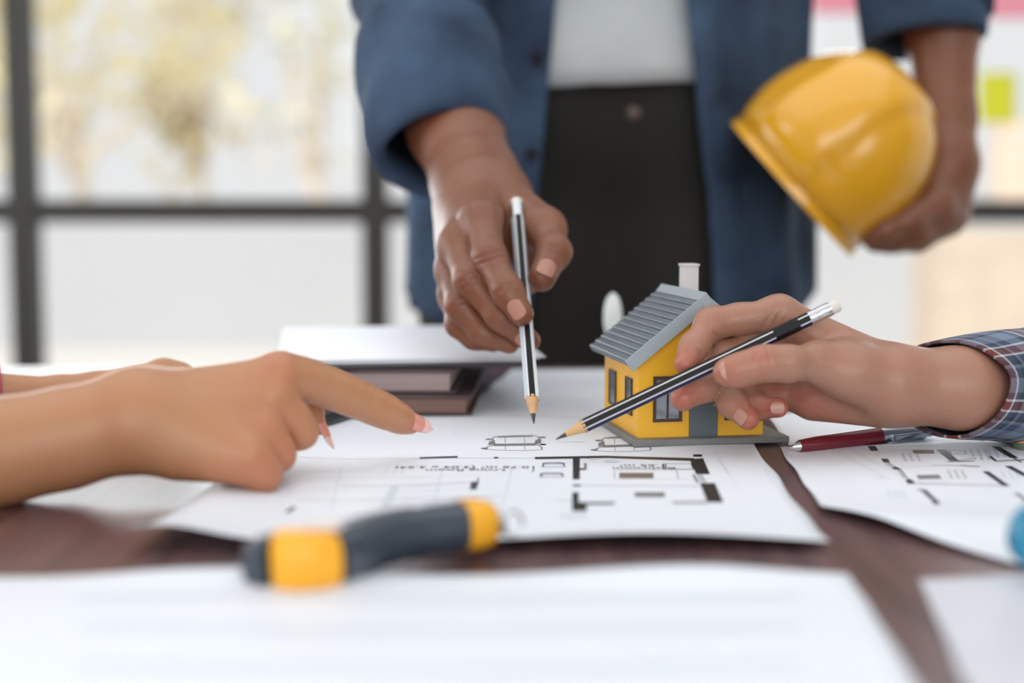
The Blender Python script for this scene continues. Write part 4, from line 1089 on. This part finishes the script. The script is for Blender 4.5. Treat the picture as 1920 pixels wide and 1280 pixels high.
rings = [torso_ring(z, a, b, 40, -.86, .66, fold=.02, seed=3) for z, a, b in ((.46, .16, .20), (.6, .145, .19), (.8, .14, .185), (.95, .135, .20), (1.06, .12, .21), (1.12, .07, .14))]
obj('pink_top', *loft(rings), M_PINK, lady, angle=180)
rg, _, _ = tube([(LSH2, .065), (e2 * .5 + LSH2 * .5, .055), (e2, .048), (P(-140, 730, .822), 46 * m_per_px(.822)), (P(2, 722, .838), 40 * m_per_px(.838))], 30, .0012, 3, 2, 30)
obj('sleeve', *loft(rg, cap=(False, False)), M_PINK, lady, solid=.0015, angle=180)
rg, _, _ = tube([(LSH, .068), (e1 * .5 + LSH * .5, .058), (e1, .05), (P(-480, 940, .575), .046)], 30, .002, 3, 4, 24)
obj('sleeve', *loft(rg, cap=(False, False)), M_PINK, lady, solid=.0015, angle=180)

# ------------------------------------------------------------------ writing person
writer = empty('person', (.80, .95, 0), 'person in plaid shirt writing on the plan with a pencil', 'person')
WO = -.07
def wch(*p): return chain(*[(a, b, d + WO, r_) for a, b, d, r_ in p])
PW = lambda x, y, d: P(x, y, d + WO)
palm = wch((1460, 591, .826, 34), (1690, 706, .818, 46)) + wch((1468, 640, .838, 33), (1690, 720, .822, 48)) + wch((1482, 690, .844, 31), (1690, 735, .827, 48)) + wch((1500, 736, .842, 29), (1680, 742, .828, 50)) + \
    wch((1525, 750, .834, 38), (1640, 752, .824, 44)) + wch((1528, 675, .799, 37), (1585, 695, .803, 52), (1660, 716, .808, 60)) + \
    wch((1690, 722, .815, 69), (1800, 727, .820, 72), (1960, 722, .850, 86), (2200, 700, .92, 105))
fi = wch((1462, 590, .826, 33), (1385, 597, .826, 27), (1334, 606, .824, 27), (1301, 650, .814, 23), (1284, 682, .8075, 20))
fmid = wch((1466, 630, .838, 32), (1400, 650, .834, 27), (1354, 668, .828, 25), (1326, 722, .818, 25.5), (1281, 747, .8115, 24))
fr = wch((1476, 688, .844, 30), (1400, 700, .836, 26), (1352, 706, .828, 25), (1372, 754, .814, 24), (1402, 785, .804, 21.5))
fp = wch((1495, 735, .842, 27), (1440, 738, .838, 23), (1398, 738, .830, 21), (1418, 764, .817, 20), (1459, 764, .8075, 19))
ft = wch((1530, 677, .797, 37), (1474, 680, .789, 31.5), (1430, 681, .786, 30), (1385, 694, .7865, 27), (1361, 698, .788, 24.5))
cr = []
for (x, y, d, nx, ny, RR) in ((1424, 660, .776, 1, .1, 24), (1432, 662, .776, 1, -.1, 24), (1441, 664, .777, 1, -.2, 22), (1418, 664, .777, 1, .3, 20), (1345, 630, .816, -.6, 1, 14), (1312, 660, .806, -.9, .6, 14), (1440, 600, .815, 1, .5, 24), (1455, 600, .815, 1, .3, 24), (1540, 740, .80, 1, -1.2, 50), (1570, 765, .80, 1, .5, 40), (1510, 760, .81, 1, .4, 36)):
    cr.append((PW(x, y, d), V(nx, -ny, 0), RR * .0003, .0008, .0011))
swell_w = lambda x, y, d, rad, h: (PW(x, y, d), np.zeros(3), rad, 1.0, -h)
cr += [swell_w(1462, 566, .815, .010, .0012), swell_w(1530, 655, .770, .012, .0016), swell_w(1590, 648, .785, .013, -.0018), swell_w(1480, 630, .80, .012, -.0020), swell_w(1640, 668, .775, .014, .0010), swell_w(1600, 730, .77, .015, .0014),
       swell_w(1560, 765, .80, .011, -.0022), swell_w(1640, 775, .785, .012, -.0014), swell_w(1388, 560, .82, .010, -.0010), swell_w(1470, 655, .762, .010, -.0010), swell_w(1395, 655, .766, .008, .0008), swell_w(1700, 690, .76, .016, -.0012)]
hand_w = skin_field(palm, [fi, fmid, fr, fp, ft], .00085, kp=.010, kf=.007, kj=.007, creases=cr)
WSH, WSH2 = np.array([.80, 1.02, 1.10]), np.array([.84, .70, 1.10]); e3 = PW(2200, 700, .92)
tr = wchain(((.88, .88, .5), .12), ((.88, .88, 1.02), .11)) + wchain((WSH, .055), (e3, .040)) + wchain((WSH2, .055), ((.72, .62, .80), .04), ((.62, .55, .80), .032)) + wchain((WSH, .05), (WSH2, .05)) + wchain(((.88, .88, 1.1), .05), ((.87, .88, 1.22), .05)) + wchain(((.86, .88, 1.29), .075), ((.86, .88, 1.36), .08))
fl = [(PW(1284, 690, .805), .011, .75), (PW(1275, 750, .803), .012, .8), (PW(1404, 788, .80), .011, .75), (PW(1462, 764, .80), .010, .75), (PW(1356, 700, .78), .011, .55), (PW(1428, 664, .776), .009, .4), (PW(1480, 730, .82), .018, .5), (PW(1334, 600, .815), .010, .3), (PW(1525, 775, .82), .02, .25)]
skin_obj('body', [hand_w, skin_field(tr, [], .007, kp=.03, relax=1)], SK_RIGHT, writer, fl)
s8 = m_per_px(.795)
nail(writer, PW(1361, 698, .788), 24.5 * s8, PW(1361, 698, .788) - PW(1430, 681, .786), V(-.02, .22, 1), 32 * s8, 33 * s8, NAIL_LIGHT, shift=-8 * s8, lift=1.6 * s8)
nail(writer, PW(1402, 785, .804), 21.5 * s8, PW(1402, 785, .804) - PW(1372, 754, .814), V(-.6, -.05, 1), 24 * s8, 27 * s8, NAIL_LIGHT, shift=-1 * s8)
nail(writer, PW(1459, 764, .8075), 19 * s8, V(1, .06, .2), V(0, .02, 1), 20 * s8, 22 * s8, NAIL_LIGHT, shift=-1 * s8)
# plaid sleeve
def plaid_mat():
    m = bpy.data.materials.new('plaid_cotton'); m.use_nodes = True
    nt = m.node_tree; b = nt.nodes['Principled BSDF']; L = nt.links.new
    uv = nt.nodes.new('ShaderNodeUVMap'); sp = nt.nodes.new('ShaderNodeSeparateXYZ'); L(uv.outputs[0], sp.inputs[0])
    def stripes(sock, period, offset):
        mu = nt.nodes.new('ShaderNodeMath'); mu.operation = 'MULTIPLY_ADD'; mu.inputs[1].default_value = 1 / period; mu.inputs[2].default_value = offset; L(sock, mu.inputs[0])
        fr_ = nt.nodes.new('ShaderNodeMath'); fr_.operation = 'FRACT'; L(mu.outputs[0], fr_.inputs[0])
        r = nt.nodes.new('ShaderNodeValToRGB'); r.color_ramp.interpolation = 'CONSTANT'
        cols = [(0, (62, 72, 92)), (.16, (120, 134, 154)), (.40, (62, 72, 92)), (.52, (214, 216, 222)), (.56, (112, 58, 52)), (.72, (214, 216, 222)), (.755, (62, 72, 92)), (.86, (42, 46, 58)), (.94, (112, 126, 148))]
        e = r.color_ramp.elements
        e[0].position = 0; e[0].color = lin(cols[0][1]) + (1,); e[1].position = cols[1][0]; e[1].color = lin(cols[1][1]) + (1,)
        for p, c in cols[2:]:
            k = e.new(p); k.color = lin(c) + (1,)
        L(fr_.outputs[0], r.inputs['Fac']); return r.outputs['Color']
    a = stripes(sp.outputs[0], .036, .1); c = stripes(sp.outputs[1], .036, .62)
    mx = nt.nodes.new('ShaderNodeMix'); mx.data_type = 'RGBA'; mx.inputs['Factor'].default_value = .5; L(a, mx.inputs['A']); L(c, mx.inputs['B'])
    L(mx.outputs['Result'], b.inputs['Base Color']); b.inputs['Roughness'].default_value = .85
    tc = nt.nodes.new('ShaderNodeTexCoord'); n = nt.nodes.new('ShaderNodeTexNoise'); n.inputs['Scale'].default_value = 900; L(tc.outputs['Object'], n.inputs['Vector'])
    bp2 = nt.nodes.new('ShaderNodeBump'); bp2.inputs['Strength'].default_value = .3; bp2.inputs['Distance'].default_value = .0006; L(n.outputs['Fac'], bp2.inputs['Height']); L(bp2.outputs[0], b.inputs['Normal'])
    return m
M_PLAID = plaid_mat()
rg, q, t = tube([(PW(1782, 727, .818), 83 * m_per_px(.818)), (PW(1830, 727, .826), 88 * m_per_px(.826)), (PW(1900, 724, .838), 96 * m_per_px(.838)), (PW(1990, 716, .862), 106 * m_per_px(.862)), (PW(2200, 700, .92), .042), (e3 * .5 + WSH * .5, .062), (WSH, .075)], 60, .0016, 3.0, 4.0, 80, upv=(0, 0, 1))
# the open cuff is cut slantwise: its near side is pulled back
for i in range(9):
    k = (1 - i / 9)
    n_ = len(rg[i]); ctr = rg[i].mean(0)
    for j in range(n_):
        v = rg[i][j] - ctr
        near = np.dot(v, -FWD) / (84 * m_per_px(.82))
        rg[i][j] = rg[i][j] + RIGHT * (near * 50 * m_per_px(.8) * k)
uvs = tube_uv(rg, t, .19)
slv = obj('plaid_sleeve', *loft(rg, cap=(False, False)), M_PLAID, writer, solid=.0016, uv=uvs, angle=180)
rr = [rg[0].mean(0) + (rg[0] - rg[0].mean(0)) * k for k in (.975, 1.012, 1.012)]
rr[2] = rr[2] + (rg[1] - rg[0]); rr[0] = rr[0] + (rg[1] - rg[0]) * .6
rings = [torso_ring(z, a, b, 40, .88, .88, fold=.02, seed=5) for z, a, b in ((.46, .17, .20), (.6, .155, .19), (.8, .15, .185), (.95, .145, .20), (1.06, .13, .21), (1.13, .07, .14))]
vv, ff = loft(rings)
obj('plaid_shirt', vv, ff, M_PLAID, writer, uv=[(j / 40 * 1.1, rings[i][0][2]) for i in range(6) for j in range(40)], angle=180)
rg, q, t = tube([(WSH2, .075), (np.array([.72, .62, .80]), .055), (np.array([.60, .54, .80]), .045)], 30, .002, 3, 7, 24)
obj('plaid_sleeve', *loft(rg, cap=(False, False)), M_PLAID, writer, uv=tube_uv(rg, t, .25), solid=.0016, angle=180)
